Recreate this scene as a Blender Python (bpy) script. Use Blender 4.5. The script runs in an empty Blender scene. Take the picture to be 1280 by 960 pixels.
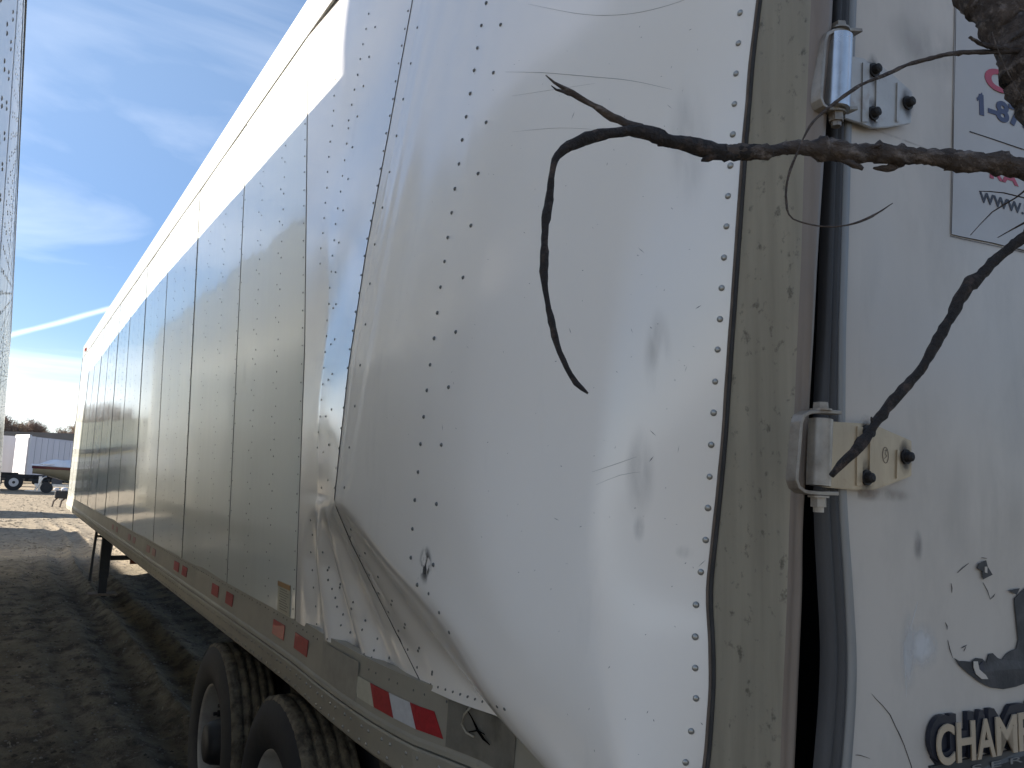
import bpy, bmesh, math, random
from mathutils import Vector, Matrix, noise, geometry
from mathutils.bvhtree import BVHTree
random.seed(7)
PI = math.pi
SC = bpy.context.scene
COL = SC.collection

# ------------------------------------------------------------------ camera
F = 1000.0
CAM = Vector((0, 0, 1.706))
Yc = Vector((-628, -99, -F)).normalized()
Zc = Vector((337, 7963, -1000.0)); Zc = (Zc - Zc.dot(Yc) * Yc).normalized()
Xc = Yc.cross(Zc)
R = Matrix((Xc, Yc, Zc))
cam_d = bpy.data.cameras.new("camera")
cam_o = bpy.data.objects.new("camera", cam_d)
COL.objects.link(cam_o)
cam_o.matrix_world = Matrix.Translation(CAM) @ R.to_4x4()
cam_d.sensor_width = 36; cam_d.lens = F / 1280 * 36
cam_d.clip_start = 0.02; cam_d.clip_end = 3000
SC.camera = cam_o
SC.render.resolution_x = 1024; SC.render.resolution_y = 768

# ------------------------------------------------------------------ sky, sun, exposure
SUN_A, SUN_E = math.radians(50), math.radians(23.0)     # azimuth left of +Y, elevation
SDIR = Vector((-math.sin(SUN_A) * math.cos(SUN_E), math.cos(SUN_A) * math.cos(SUN_E), math.sin(SUN_E)))
SC.view_settings.view_transform = 'Standard'; SC.view_settings.look = 'None'
SC.view_settings.exposure = 1.74; SC.view_settings.gamma = 1
SC.cycles.max_bounces = 16; SC.cycles.diffuse_bounces = 12; SC.cycles.glossy_bounces = 8; SC.cycles.transparent_max_bounces = 12
W = bpy.data.worlds.new("World"); SC.world = W; W.use_nodes = True
wn, wl = W.node_tree.nodes, W.node_tree.links
wn.clear()
def N(nodes, t, **k):
    n = nodes.new(t)
    for a, b in k.items(): setattr(n, a, b)
    return n
def mathn(nodes, links, op, a, b=None, c=None, clamp=False):
    n = nodes.new('ShaderNodeMath'); n.operation = op; n.use_clamp = clamp
    for i, v in enumerate((a, b, c)):
        if v is None: continue
        if hasattr(v, 'type'): links.new(v, n.inputs[i])
        else: n.inputs[i].default_value = v
    return n.outputs[0]
sky = N(wn, 'ShaderNodeTexSky', sky_type='NISHITA', sun_disc=False, sun_elevation=SUN_E, sun_rotation=-SUN_A,
        air_density=1.0, dust_density=0.6, ozone_density=2.5)
geo = N(wn, 'ShaderNodeNewGeometry')
tc = N(wn, 'ShaderNodeTexCoord')
sep = N(wn, 'ShaderNodeSeparateXYZ'); wl.new(tc.outputs['Generated'], sep.inputs[0])
zc = mathn(wn, wl, 'MAXIMUM', mathn(wn, wl, 'ADD', sep.outputs[2], 0.12), 0.03)
comb = N(wn, 'ShaderNodeCombineXYZ')
wl.new(mathn(wn, wl, 'DIVIDE', sep.outputs[0], zc), comb.inputs[0])
wl.new(mathn(wn, wl, 'DIVIDE', sep.outputs[1], zc), comb.inputs[1])
mp = N(wn, 'ShaderNodeMapping'); mp.inputs['Rotation'].default_value = (0, 0, math.radians(-35)); mp.inputs['Scale'].default_value = (0.55, 1.1, 1)
mp.inputs['Location'].default_value = (0.35, 0.2, 0)
wl.new(comb.outputs[0], mp.inputs[0])
nz = N(wn, 'ShaderNodeTexNoise'); nz.inputs['Scale'].default_value = 1.1; nz.inputs['Detail'].default_value = 9; nz.inputs['Roughness'].default_value = 0.52
nz.inputs['Distortion'].default_value = 0.7
wl.new(mp.outputs[0], nz.inputs[0])
mr = N(wn, 'ShaderNodeMapRange'); mr.inputs[1].default_value = 0.47; mr.inputs[2].default_value = 0.82; mr.inputs[4].default_value = 0.36
wl.new(nz.outputs[0], mr.inputs[0])
# thicker veil low over the horizon
low = N(wn, 'ShaderNodeMapRange', interpolation_type='SMOOTHSTEP'); low.inputs[1].default_value = 0.15; low.inputs[2].default_value = 0.0; low.inputs[3].default_value = 0.0; low.inputs[4].default_value = 1.0
wl.new(sep.outputs[2], low.inputs[0])
nz2 = N(wn, 'ShaderNodeTexNoise'); nz2.inputs['Scale'].default_value = 3.0; nz2.inputs['Detail'].default_value = 8
mp2 = N(wn, 'ShaderNodeMapping'); mp2.inputs['Scale'].default_value = (1, 1, 7.0); wl.new(tc.outputs['Generated'], mp2.inputs[0]); wl.new(mp2.outputs[0], nz2.inputs[0])
veil = mathn(wn, wl, 'MULTIPLY', low.outputs[0], mathn(wn, wl, 'MULTIPLY_ADD', nz2.outputs[0], 2.4, -0.62, clamp=True))
# contrail: a thin band of cloud along one great circle
def camray(px, py): return (R @ Vector(((px - 640) / F, -(py - 480) / F, -1))).normalized()
ca, cb = camray(12, 419), camray(134, 387)
nrm = ca.cross(cb).normalized(); mid = (ca + cb).normalized()
vd = N(wn, 'ShaderNodeVectorMath', operation='DOT_PRODUCT'); wl.new(tc.outputs['Generated'], vd.inputs[0]); vd.inputs[1].default_value = nrm
vm = N(wn, 'ShaderNodeVectorMath', operation='DOT_PRODUCT'); wl.new(tc.outputs['Generated'], vm.inputs[0]); vm.inputs[1].default_value = mid
off = mathn(wn, wl, 'MULTIPLY_ADD', nz2.outputs[0], 0.008, -0.004)
band = N(wn, 'ShaderNodeMapRange', interpolation_type='SMOOTHSTEP'); band.inputs[1].default_value = 0.0042; band.inputs[2].default_value = 0.0; band.inputs[3].default_value = 0; band.inputs[4].default_value = 0.38
wl.new(mathn(wn, wl, 'ABSOLUTE', mathn(wn, wl, 'ADD', vd.outputs['Value'], off)), band.inputs[0])
lim = N(wn, 'ShaderNodeMapRange'); lim.inputs[1].default_value = 0.9935; lim.inputs[2].default_value = 0.9965
wl.new(vm.outputs['Value'], lim.inputs[0])
con = mathn(wn, wl, 'MULTIPLY', band.outputs[0], lim.outputs[0])
cl = mathn(wn, wl, 'ADD', mathn(wn, wl, 'ADD', mathn(wn, wl, 'ADD', mr.outputs[0], 0.015), veil), con, clamp=True)
mix = N(wn, 'ShaderNodeMix', data_type='RGBA'); wl.new(cl, mix.inputs[0]); 
# clear winter air: the blue stays deeper toward the horizon than the plain sky model gives (a function of elevation only)
el = N(wn, 'ShaderNodeMapRange', interpolation_type='SMOOTHSTEP'); el.inputs[1].default_value = 0.22; el.inputs[2].default_value = 0.50; wl.new(sep.outputs[2], el.inputs[0])
tint = N(wn, 'ShaderNodeMix', data_type='RGBA'); wl.new(el.outputs[0], tint.inputs[0]); tint.inputs[6].default_value = (.62, .71, .84, 1); tint.inputs[7].default_value = (1, 1, 1, 1)
ml = N(wn, 'ShaderNodeMix', data_type='RGBA', blend_type='MULTIPLY'); ml.inputs[0].default_value = 1; wl.new(sky.outputs[0], ml.inputs[6]); wl.new(tint.outputs[2], ml.inputs[7])
wl.new(ml.outputs[2], mix.inputs[6])
mix.inputs[7].default_value = (10.5, 10.6, 10.8, 1)
bgn = N(wn, 'ShaderNodeBackground'); bgn.inputs[1].default_value = 0.060
wl.new(mix.outputs[2], bgn.inputs[0])
wo = N(wn, 'ShaderNodeOutputWorld'); wl.new(bgn.outputs[0], wo.inputs[0])

sd = bpy.data.lights.new("sun", 'SUN'); sd.energy = 5.0; sd.angle = math.radians(0.53); sd.color = (1, 0.93, 0.82)
so = bpy.data.objects.new("sun", sd); COL.objects.link(so)
so.rotation_euler = (-SDIR).to_track_quat('-Z', 'Y').to_euler(); so.location = (-8, 8, 12)

# ------------------------------------------------------------------ measuring helpers
def ray(px, py): return R @ Vector(((px - 640) / F, -(py - 480) / F, -1))
def on(px, py, ax, v):
    d = ray(px, py); return CAM + d * ((v - CAM[ax]) / d[ax])
def at(px, py, depth): return CAM + ray(px, py) * depth
def proj(p):
    c = R.transposed() @ (Vector(p) - CAM); return (640 + F * c.x / -c.z, 480 - F * c.y / -c.z)
def lerp(a, b, t): return a + (b - a) * t
def smooth(a, b, x):
    t = min(1, max(0, (x - a) / (b - a))); return t * t * (3 - 2 * t)

# ------------------------------------------------------------------ materials
MATS = {}
def mat(name, col, rough=0.5, metal=0.0, spec=0.5, var=0.0, vscale=4.0, vcol=None, bump=0.0, bscale=20.0, vstretch=(1, 1, 1),
        dirt=None, dscale=3.0, dlo=0.5, dhi=0.75, damt=0.8, coat=0.0, bstretch=None, dstretch=(1, 1, 1), rvar=0.0, bdet=6, crough=0.03, emit=None):
    if name in MATS: return MATS[name]
    m = bpy.data.materials.new(name); m.use_nodes = True
    nt = m.node_tree; n, l = nt.nodes, nt.links
    b = n['Principled BSDF']
    b.inputs['Roughness'].default_value = rough; b.inputs['Metallic'].default_value = metal
    b.inputs['Specular IOR Level'].default_value = spec
    b.inputs['Coat Weight'].default_value = coat; b.inputs['Coat Roughness'].default_value = crough
    t = N(n, 'ShaderNodeTexCoord'); src = t.outputs['Object']
    def noi(scale, stretch, det=6, rgh=0.6, loc=0.0):
        mpp = N(n, 'ShaderNodeMapping'); mpp.inputs['Scale'].default_value = stretch; mpp.inputs['Location'].default_value = (loc, loc, loc)
        l.new(src, mpp.inputs[0])
        q = N(n, 'ShaderNodeTexNoise'); q.inputs['Scale'].default_value = scale; q.inputs['Detail'].default_value = det; q.inputs['Roughness'].default_value = rgh
        l.new(mpp.outputs[0], q.inputs[0]); return q.outputs[0]
    c = None
    base = (*col, 1)
    if var or vcol:
        r = N(n, 'ShaderNodeMapRange'); r.inputs[1].default_value = 0.3; r.inputs[2].default_value = 0.7
        l.new(noi(vscale, vstretch), r.inputs[0])
        mx = N(n, 'ShaderNodeMix', data_type='RGBA'); l.new(r.outputs[0], mx.inputs[0])
        c2 = vcol if vcol else tuple(x * (1 - var) for x in col)
        mx.inputs[6].default_value = base; mx.inputs[7].default_value = (*c2, 1); c = mx.outputs[2]
    if dirt:
        r = N(n, 'ShaderNodeMapRange'); r.inputs[1].default_value = dlo; r.inputs[2].default_value = dhi; r.inputs[4].default_value = damt
        l.new(noi(dscale, dstretch, 10, 0.65, 3.7), r.inputs[0])
        mx = N(n, 'ShaderNodeMix', data_type='RGBA'); l.new(r.outputs[0], mx.inputs[0])
        if c: l.new(c, mx.inputs[6])
        else: mx.inputs[6].default_value = base
        mx.inputs[7].default_value = (*dirt, 1); c = mx.outputs[2]
    if c: l.new(c, b.inputs['Base Color'])
    else: b.inputs['Base Color'].default_value = base
    if rvar:
        r = N(n, 'ShaderNodeMapRange'); r.inputs[3].default_value = max(0.02, rough - rvar); r.inputs[4].default_value = min(1, rough + rvar)
        l.new(noi(6, (1, 1, 1), 8, 0.6, 9.1), r.inputs[0]); l.new(r.outputs[0], b.inputs['Roughness'])
    if bump:
        bp = N(n, 'ShaderNodeBump'); bp.inputs['Strength'].default_value = 1; bp.inputs['Distance'].default_value = bump
        l.new(noi(bscale, bstretch or (1, 1, 1), bdet, 0.6, 5.3), bp.inputs['Height'])
        l.new(bp.outputs[0], b.inputs['Normal']); l.new(bp.outputs[0], b.inputs['Coat Normal'])
    if emit:
        b.inputs['Emission Color'].default_value = (*emit, 1); b.inputs['Emission Strength'].default_value = 1
    MATS[name] = m; return m

M_wall = mat('white_trailer_paint', (.815, .82, .755), .10, spec=.55, var=.05, vscale=.9, vstretch=(1, 1, .5), bump=.0013, bscale=3.2, bstretch=(1, 1, .22), bdet=3,
             dirt=(.52, .51, .46), dscale=2.2, dlo=.58, dhi=.9, damt=.35, dstretch=(1, 1, .3), rvar=.05, coat=.3)
M_near = mat('scuffed_white_paint', (.84, .79, .725), .18, spec=.5, var=.06, vscale=1.2, vstretch=(1, 1, .6), bump=.0009, bscale=2.6, bdet=3,
             dirt=(.34, .33, .31), dscale=4.0, dlo=.60, dhi=.85, damt=.28, dstretch=(1, 1, .22), rvar=.04, coat=.4, crough=.13)
M_left = mat('neighbour_white_paint', (.84, .82, .77), .22, var=.10, vscale=1.5, vstretch=(1, 1, .4), dirt=(.45, .44, .41), dscale=2.5, dlo=.55, dhi=.85, damt=.25, dstretch=(1, 1, .3), bump=.0004, bscale=1.5)
M_rail = mat('aluminium_rail', (.36, .335, .275), .45, metal=.05, var=.22, vscale=2.5, dirt=(.22, .20, .16), dscale=5, dlo=.52, dhi=.8, damt=.5, dstretch=(1, .35, 1), bump=.0006, bscale=14, rvar=.12)
M_toprail = mat('top_rail_aluminium', (.125, .13, .127), .5, metal=0, var=.1, dirt=(.35, .34, .32), dscale=4, dlo=.5, dhi=.8, damt=.4)
M_rivet = mat('rivet_aluminium', (.20, .20, .19), .4, metal=.6, var=.2, vscale=60)
M_rivetp = mat('painted_rivet', (.40, .395, .37), .28, metal=.55, var=.25, vscale=40)
M_seal = mat('dark_sealant', (.045, .043, .042), .75, var=.4, vscale=30)
M_lap = mat('grey_lap_sealant', (.20, .195, .18), .75, var=.5, vscale=30, vstretch=(1, 1, .5))
M_rust = mat('grimy_edge', (.17, .13, .10), .8, var=.5, vscale=25, bump=.002, bscale=80)
M_post = mat('cream_corner_post', (.34, .30, .225), .45, spec=.35, var=.38, vscale=16, vstretch=(1, 1, .07), dirt=(.07, .06, .045), dscale=46, dlo=.58, dhi=.68, damt=.75, dstretch=(1, 1, .8), bump=.0005, bscale=60, rvar=.1)
M_postedge = mat('worn_post_edge', (.25, .20, .16), .45, var=.35, vscale=8, vstretch=(1, 1, .15), dirt=(.14, .10, .08), dscale=14, dlo=.5, dhi=.8, damt=.6, dstretch=(1, 1, .2), bump=.0008, bscale=50)
M_rubber = mat('grey_rubber_seal', (.05, .048, .048), .6, var=.35, vscale=10, vstretch=(1, 1, .2), bump=.0012, bscale=30, dirt=(.11, .10, .095), dscale=8, dlo=.5, dhi=.8, damt=.5, dstretch=(1, 1, .15))
M_trim = mat('door_edge_trim', (.25, .245, .235), .45, metal=.2, var=.2, vscale=10, vstretch=(1, 1, .2))
M_door = mat('dirty_white_door', (.56, .50, .435), .42, spec=.35, var=.14, vscale=3, vstretch=(1, 1, .35), dirt=(.22, .195, .17), dscale=4.2, dlo=.5, dhi=.82, damt=.45, dstretch=(1, 1, .45), bump=.0009, bscale=7, rvar=.12)
M_black = mat('gap_shade_and_crack_black', (.004, .004, .004), .95, spec=.05)  # near-black holds the door gap's shade in its colour; also colours cracks
M_steel = mat('galvanised_steel', (.62, .63, .64), .30, metal=.85, var=.3, vscale=14, dirt=(.22, .17, .13), dscale=22, dlo=.52, dhi=.75, damt=.55, bump=.0004, bscale=50, rvar=.14)
M_old = mat('weathered_bracket_steel', (.36, .32, .27), .45, metal=.5, var=.35, vscale=16, dirt=(.13, .09, .065), dscale=20, dlo=.48, dhi=.7, damt=.7, bump=.0006, bscale=60)
M_leafg = mat('grey_hinge_plate', (.46, .43, .39), .42, metal=.45, var=.25, vscale=12, dirt=(.20, .11, .06), dscale=20, dlo=.54, dhi=.75, damt=.6, bump=.0004, bscale=60)
M_leafb = mat('tan_hinge_plate', (.48, .385, .265), .40, metal=.4, var=.25, vscale=10, vstretch=(3, 3, .6), dirt=(.20, .10, .05), dscale=18, dlo=.57, dhi=.78, damt=.7, bump=.0004, bscale=60)
M_soot = mat('sooty_bolt', (.018, .015, .014), .7, var=.4, vscale=80, bump=.001, bscale=150)
M_bark = mat('branch_bark', (.105, .078, .062), .85, vcol=(.03, .022, .019), vscale=70, vstretch=(.3, 1, 1), dirt=(.30, .25, .22), dscale=90, dlo=.52, dhi=.68, damt=.65, dstretch=(.4, 1, 1), bump=.010, bscale=130, bstretch=(.35, 1, 1))
M_twig = mat('dark_twig', (.028, .021, .019), .8, var=.6, vscale=60, dirt=(.12, .08, .062), dscale=60, dlo=.52, dhi=.7, damt=.7, bump=.007, bscale=170)
M_tyre = mat('tyre_sidewall', (.022, .022, .025), .72, var=.3, vscale=12, dirt=(.07, .06, .05), dscale=9, dlo=.55, dhi=.8, damt=.5, bump=.001, bscale=60)
M_tread = mat('muddy_tread', (.22, .185, .13), .95, var=.45, vscale=14, dirt=(.05, .042, .032), dscale=24, dlo=.45, dhi=.65, damt=.85, bump=.012, bscale=45)
M_rim = mat('white_wheel_rim', (.42, .40, .37), .5, var=.2, vscale=9, dirt=(.15, .10, .07), dscale=10, dlo=.5, dhi=.75, damt=.6)
M_blackm = mat('black_painted_steel', (.018, .018, .02), .55, var=.4, vscale=10, dirt=(.08, .06, .05), dscale=8, dlo=.55, dhi=.8, damt=.5)
M_red = mat('red_reflective_tape', (.42, .022, .03), .42, var=.3, vscale=70, coat=.3)
M_silver = mat('white_reflective_tape', (.60, .61, .63), .38, var=.15, vscale=60, coat=.3)
M_cream = mat('faded_cream_tape', (.52, .50, .40), .5, var=.15, vscale=40)
M_sticker = mat('pale_label', (.50, .47, .36), .55, var=.1, vscale=60)
M_orange = mat('orange_print', (.36, .20, .08), .5)
M_pr = mat('grey_print', (.22, .21, .17), .6)
M_ink = mat('dark_print', (.03, .03, .045), .6, var=.3, vscale=50)
M_navy = mat('navy_lettering', (.030, .032, .085), .5, var=.2, vscale=60)
M_redp = mat('red_lettering', (.42, .03, .06), .5, var=.2, vscale=60)
M_decal = mat('off_white_decal', (.43, .40, .375), .45, var=.08, vscale=8, dirt=(.30, .24, .20), dscale=6, dlo=.5, dhi=.9, damt=.35)
M_peel = mat('peeling_black_vinyl', (.030, .030, .034), .6, var=.5, vscale=25, dirt=(.075, .07, .07), dscale=16, dlo=.45, dhi=.7, damt=.8, bump=.0015, bscale=40)
M_gold = mat('tan_emblem_face', (.46, .36, .25), .5, var=.12, vscale=30, dirt=(.2, .15, .1), dscale=40, dlo=.6, dhi=.8, damt=.4)
M_emb = mat('black_emblem_plate', (.016, .018, .03), .45, var=.3, vscale=30)
M_crack = mat('crack_grime', (.07, .06, .055), .9)
M_scr = mat('pale_scratch', (.68, .68, .68), .5)
M_smudge = mat('rubbed_smudge', (.30, .29, .28), .5)
M_amber = mat('red_lens', (.5, .05, .03), .25, coat=.5)
M_orangem = mat('rusty_orange_fitting', (.22, .05, .02), .7, var=.4, vscale=30)

# ------------------------------------------------------------------ object helpers
def link(name, me, material=None, parent=None, smoothf=False, loc=None):
    o = bpy.data.objects.new(name, me); COL.objects.link(o)
    if material: me.materials.append(material)
    if smoothf: me.polygons.foreach_set('use_smooth', [True] * len(me.polygons))
    if parent: o.parent = parent
    if loc is not None: o.location = loc
    return o
def mesh(name, vs, fs, material=None, parent=None, smoothf=False):
    me = bpy.data.meshes.new(name); me.from_pydata([tuple(v) for v in vs], [], fs); me.update()
    return link(name, me, material, parent, smoothf)
def bmobj(name, bm, material=None, parent=None, smoothf=False):
    me = bpy.data.meshes.new(name); bm.normal_update(); bm.to_mesh(me); bm.free()
    return link(name, me, material, parent, smoothf)
def thing(name, label, cat, loc=(0, 0, 0), group=None):
    o = bpy.data.objects.new(name, None); COL.objects.link(o); o.location = loc
    o.empty_display_size = .2
    o['label'] = label; o['category'] = cat
    if group: o['group'] = group
    PAR[o.name] = Vector(loc)
    return o
PAR = {}
def finish_parent(root):
    """children were built in world coordinates: shift them so the empty sits at the thing's base"""
    off = root.location.copy()
    for c in root.children:
        c.location = c.location - off
def tag(o, label=None, cat=None, group=None, kind=None):
    if label: o['label'] = label
    if cat: o['category'] = cat
    if group: o['group'] = group
    if kind: o['kind'] = kind
    return o
def box(bm, c, s, rz=0.0, rot=None):
    g = bmesh.ops.create_cube(bm, size=1)
    m = Matrix.Translation(Vector(c)) @ (rot.to_4x4() if rot else Matrix.Rotation(rz, 4, 'Z')) @ Matrix.Diagonal((*s, 1))
    bmesh.ops.transform(bm, matrix=m, verts=g['verts']); return g['verts']
def bevel(bm, w, seg=2):
    bmesh.ops.bevel(bm, geom=[e for e in bm.edges if e.calc_length() > w * 2.5], offset=w, segments=seg, affect='EDGES', profile=.5)
def cyl(bm, a, b, r, r2=None, seg=16, caps=True):
    a, b = Vector(a), Vector(b); d = b - a; r2 = r if r2 is None else r2
    g = bmesh.ops.create_cone(bm, cap_ends=caps, segments=seg, radius1=r, radius2=r2, depth=d.length)
    m = Matrix.Translation((a + b) / 2) @ d.to_track_quat('Z', 'Y').to_matrix().to_4x4()
    bmesh.ops.transform(bm, matrix=m, verts=g['verts']); return g['verts']
def tube(bm, pts, rad, seg=8, jit=0.0, seed=0):
    pts = [Vector(p) for p in pts]; n = len(pts)
    if not hasattr(rad, '__len__'): rad = [rad] * n
    rings = []; up = Vector((0.13, 0.2, 0.97)); rnd = random.Random(seed)
    for i, p in enumerate(pts):
        t = (pts[min(i + 1, n - 1)] - pts[max(i - 1, 0)]).normalized()
        s = t.cross(up)
        if s.length < .05: s = t.cross(Vector((1, 0, 0)))
        s.normalize(); u = s.cross(t)
        ring = []
        for k in range(seg):
            a = 2 * PI * k / seg
            rr = rad[i] * (1 + jit * rnd.uniform(-1, 1))
            ring.append(bm.verts.new(p + (s * math.cos(a) + u * math.sin(a)) * rr))
        rings.append(ring)
    for i in range(n - 1):
        for k in range(seg):
            bm.faces.new((rings[i][k], rings[i][(k + 1) % seg], rings[i + 1][(k + 1) % seg], rings[i + 1][k]))
    bm.faces.new(rings[0][::-1]); bm.faces.new(rings[-1])
def densify(pts, step):
    out = []
    n = len(pts)
    for i in range(n - 1):
        p0 = pts[max(i - 1, 0)]; p1 = pts[i]; p2 = pts[i + 1]; p3 = pts[min(i + 2, n - 1)]
        k = max(1, int((Vector(p2[:3]) - Vector(p1[:3])).length / step))
        for j in range(k):
            t = j / k
            out.append(tuple(.5 * (2 * b + (c - a) * t + (2 * a - 5 * b + 4 * c - d) * t * t + (-a + 3 * b - 3 * c + d) * t ** 3) for a, b, c, d in zip(p0, p1, p2, p3)))
    out.append(tuple(pts[-1])); return out
def polyprism(name, pts, nrm, th, material, parent):
    """closed polygon (3D, planar) extruded by th along -nrm (pts are the front face)"""
    nrm = Vector(nrm); n = len(pts)
    tri = geometry.tessellate_polygon([[Vector(p) for p in pts]])
    vs = [Vector(p) for p in pts] + [Vector(p) - nrm * th for p in pts]
    fs = []
    for t in tri:
        a, b, c = t
        nn = (vs[b] - vs[a]).cross(vs[c] - vs[a])
        if nn.dot(nrm) < 0: a, c = c, a
        fs.append((a, b, c)); fs.append((c + n, b + n, a + n))
    for i in range(n):
        j = (i + 1) % n; fs.append((i, j, j + n, i + n))
    o = mesh(name, vs, fs, material, parent)
    bm = bmesh.new(); bm.from_mesh(o.data); bmesh.ops.recalc_face_normals(bm, faces=bm.faces); bm.to_mesh(o.data); bm.free()
    return o

# ------------------------------------------------------------------ ground
def gz(x, y):
    """ground height"""
    z = -.11 * (1 - smooth(6.0, 12.5, y))
    near = 1 - smooth(20, 60, y)
    v = Vector((x, y, 0))
    z += .028 * noise.noise(v * .55) + .014 * noise.noise(v * 1.9 + Vector((5, 1, 0)))
    if y < 32:
        amp = 1 - smooth(18, 32, y)
        z += amp * (.012 * noise.noise(v * 5.3) + .009 * noise.noise(v * 12.0) + .006 * noise.noise(v * 27))
        # wheel ruts running along the trailer
        w = .10 * math.sin(y * .33) + .06 * noise.noise(Vector((0, y * .5, 3)))
        for cx, dp, wd in ((1.02, .05, .17), (1.42, .055, .16), (.55, .022, .12), (1.95, .03, .2), (2.9, .05, .22), (2.45, .03, .14)):
            d = abs(x - cx - w) / wd
            if d < 2.2:
                z -= dp * amp * math.exp(-d * d * 1.6) - .5 * dp * amp * math.exp(-((d - 1.25) ** 2) * 9)
    z += .02 * smooth(24, 30, y) * noise.noise(v * 1.6 + Vector((9, 9, 0))) * (1 - smooth(40, 70, y))
    return z
def build_ground():
    xs = []; x = -2.2
    while x < 4.5: xs.append(x); x += .035
    while x < 400: xs.append(x); x += max(.05, (x - 4.4) * .22)
    xs.append(700)
    left = []; x = -2.24
    while x > -400: left.append(x); x -= max(.05, (-2.2 - x) * .22)
    left.append(-700)
    xs = left[::-1] + xs
    ys = [-300, -150, -80, -40, -20, -10, -5, -2, -1, 0, .5]; y = .9
    while y < 1200: ys.append(y); y += .035 if y < 7 else .035 + (y - 7) * .013
    vs = [(x, y, gz(x, y) if abs(x) < 60 and y < 120 else -.02) for y in ys for x in xs]
    nx = len(xs)
    fs = [(j * nx + i, j * nx + i + 1, (j + 1) * nx + i + 1, (j + 1) * nx + i) for j in range(len(ys) - 1) for i in range(nx - 1)]
    m = mat('packed_dirt', (.25, .215, .155), .95, spec=.2, vcol=(.135, .115, .082), vscale=1.3, vstretch=(1, .35, 1), dirt=(.055, .047, .038), dscale=7, dlo=.47, dhi=.62, damt=.8,
            dstretch=(1, .55, 1), bump=.032, bscale=30, bdet=12)
    n, l = m.node_tree.nodes, m.node_tree.links; b = n['Principled BSDF']; src = b.inputs['Base Color'].links[0].from_socket
    t = N(n, 'ShaderNodeTexCoord'); sp = N(n, 'ShaderNodeSeparateXYZ'); l.new(t.outputs['Object'], sp.inputs[0])
    q = N(n, 'ShaderNodeTexNoise'); q.inputs['Scale'].default_value = .35; q.inputs['Detail'].default_value = 7; l.new(t.outputs['Object'], q.inputs[0])
    yy = mathn(n, l, 'MULTIPLY_ADD', q.outputs[0], 14.0, sp.outputs[1])
    g = N(n, 'ShaderNodeMapRange', interpolation_type='SMOOTHSTEP'); g.inputs[1].default_value = 20; g.inputs[2].default_value = 27; l.new(yy, g.inputs[0])
    mx = N(n, 'ShaderNodeMix', data_type='RGBA'); l.new(g.outputs[0], mx.inputs[0]); mx.inputs[7].default_value = (.30, .245, .175, 1)
    l.new(src, mx.inputs[6])
    d2 = N(n, 'ShaderNodeMix', data_type='RGBA', blend_type='MULTIPLY'); d2.inputs[0].default_value = 1; l.new(mx.outputs[2], d2.inputs[6])
    q2 = N(n, 'ShaderNodeTexNoise'); q2.inputs['Scale'].default_value = 3.0; q2.inputs['Detail'].default_value = 10; q2.inputs['Roughness'].default_value = .7; l.new(t.outputs['Object'], q2.inputs[0])
    cr = N(n, 'ShaderNodeMapRange'); cr.inputs[1].default_value = .3; cr.inputs[2].default_value = .7; cr.inputs[3].default_value = .55; cr.inputs[4].default_value = 1.25; l.new(q2.outputs[0], cr.inputs[0])
    l.new(cr.outputs[0], d2.inputs[7]); l.new(d2.outputs[2], b.inputs['Base Color'])
    o = mesh('ground', vs, fs, m, smoothf=True); o['kind'] = 'structure'
    return o
ground = build_ground()
def scatter(name, label, cat, count, region, smin, smax, material, flat=.6, seed=1, elong=1.0):
    rnd = random.Random(seed); vs = []; fs = []
    base = [(1, 0, 0), (0, 1, 0), (-1, 0, 0), (0, -1, 0), (0, 0, 1), (0, 0, -1)]
    bf = [(0, 1, 4), (1, 2, 4), (2, 3, 4), (3, 0, 4), (1, 0, 5), (2, 1, 5), (3, 2, 5), (0, 3, 5)]
    for i in range(count):
        x = rnd.uniform(region[0], region[1]); y = region[2] + (region[3] - region[2]) * rnd.random() ** 1.6
        s = rnd.uniform(smin, smax) * (rnd.random() ** 1.5 + .35); a = rnd.uniform(0, PI)
        z = gz(x, y) + s * .15; k = len(vs); e = rnd.uniform(1, elong)
        for b in base:
            bx = b[0] * s * e * rnd.uniform(.7, 1.2); by = b[1] * s / e ** .5 * rnd.uniform(.7, 1.2)
            vs.append((x + bx * math.cos(a) - by * math.sin(a), y + bx * math.sin(a) + by * math.cos(a), z + b[2] * s * flat / e ** .5))
        fs += [tuple(q + k for q in f) for f in bf]
    o = mesh(name, vs, fs, material); tag(o, label, cat, kind='stuff'); return o
scatter('gravel', 'loose pale stones and crumbs of dirt strewn over the ground', 'gravel', 16000, (-1.2, 3.6, 2.2, 22), .004, .015,
        mat('gravel_stone', (.27, .25, .22), .9, var=.6, vscale=3), seed=3)
scatter('clods', 'dark clods of dried mud in the wheel ruts', 'mud', 4200, (-1.0, 3.4, 2.3, 20), .005, .02,
        mat('mud_clod', (.09, .075, .055), .95, var=.5, vscale=5, bump=.01, bscale=60), flat=.5, seed=5)
scatter('straw', 'dry grass stems and litter trodden into the dirt', 'litter', 1600, (-1.0, 2.8, 2.4, 16), .006, .014,
        mat('dry_straw', (.30, .26, .18), .9, var=.5, vscale=5), flat=.3, seed=9, elong=7)

scatter('gravel', 'sunlit clods and stones on the dry yard beyond the trailers', 'gravel', 7000, (-2, 9, 19, 52), .012, .045,
        mat('dry_clod', (.30, .25, .18), .95, var=.5, vscale=3), flat=.4, seed=15, elong=2)

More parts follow.
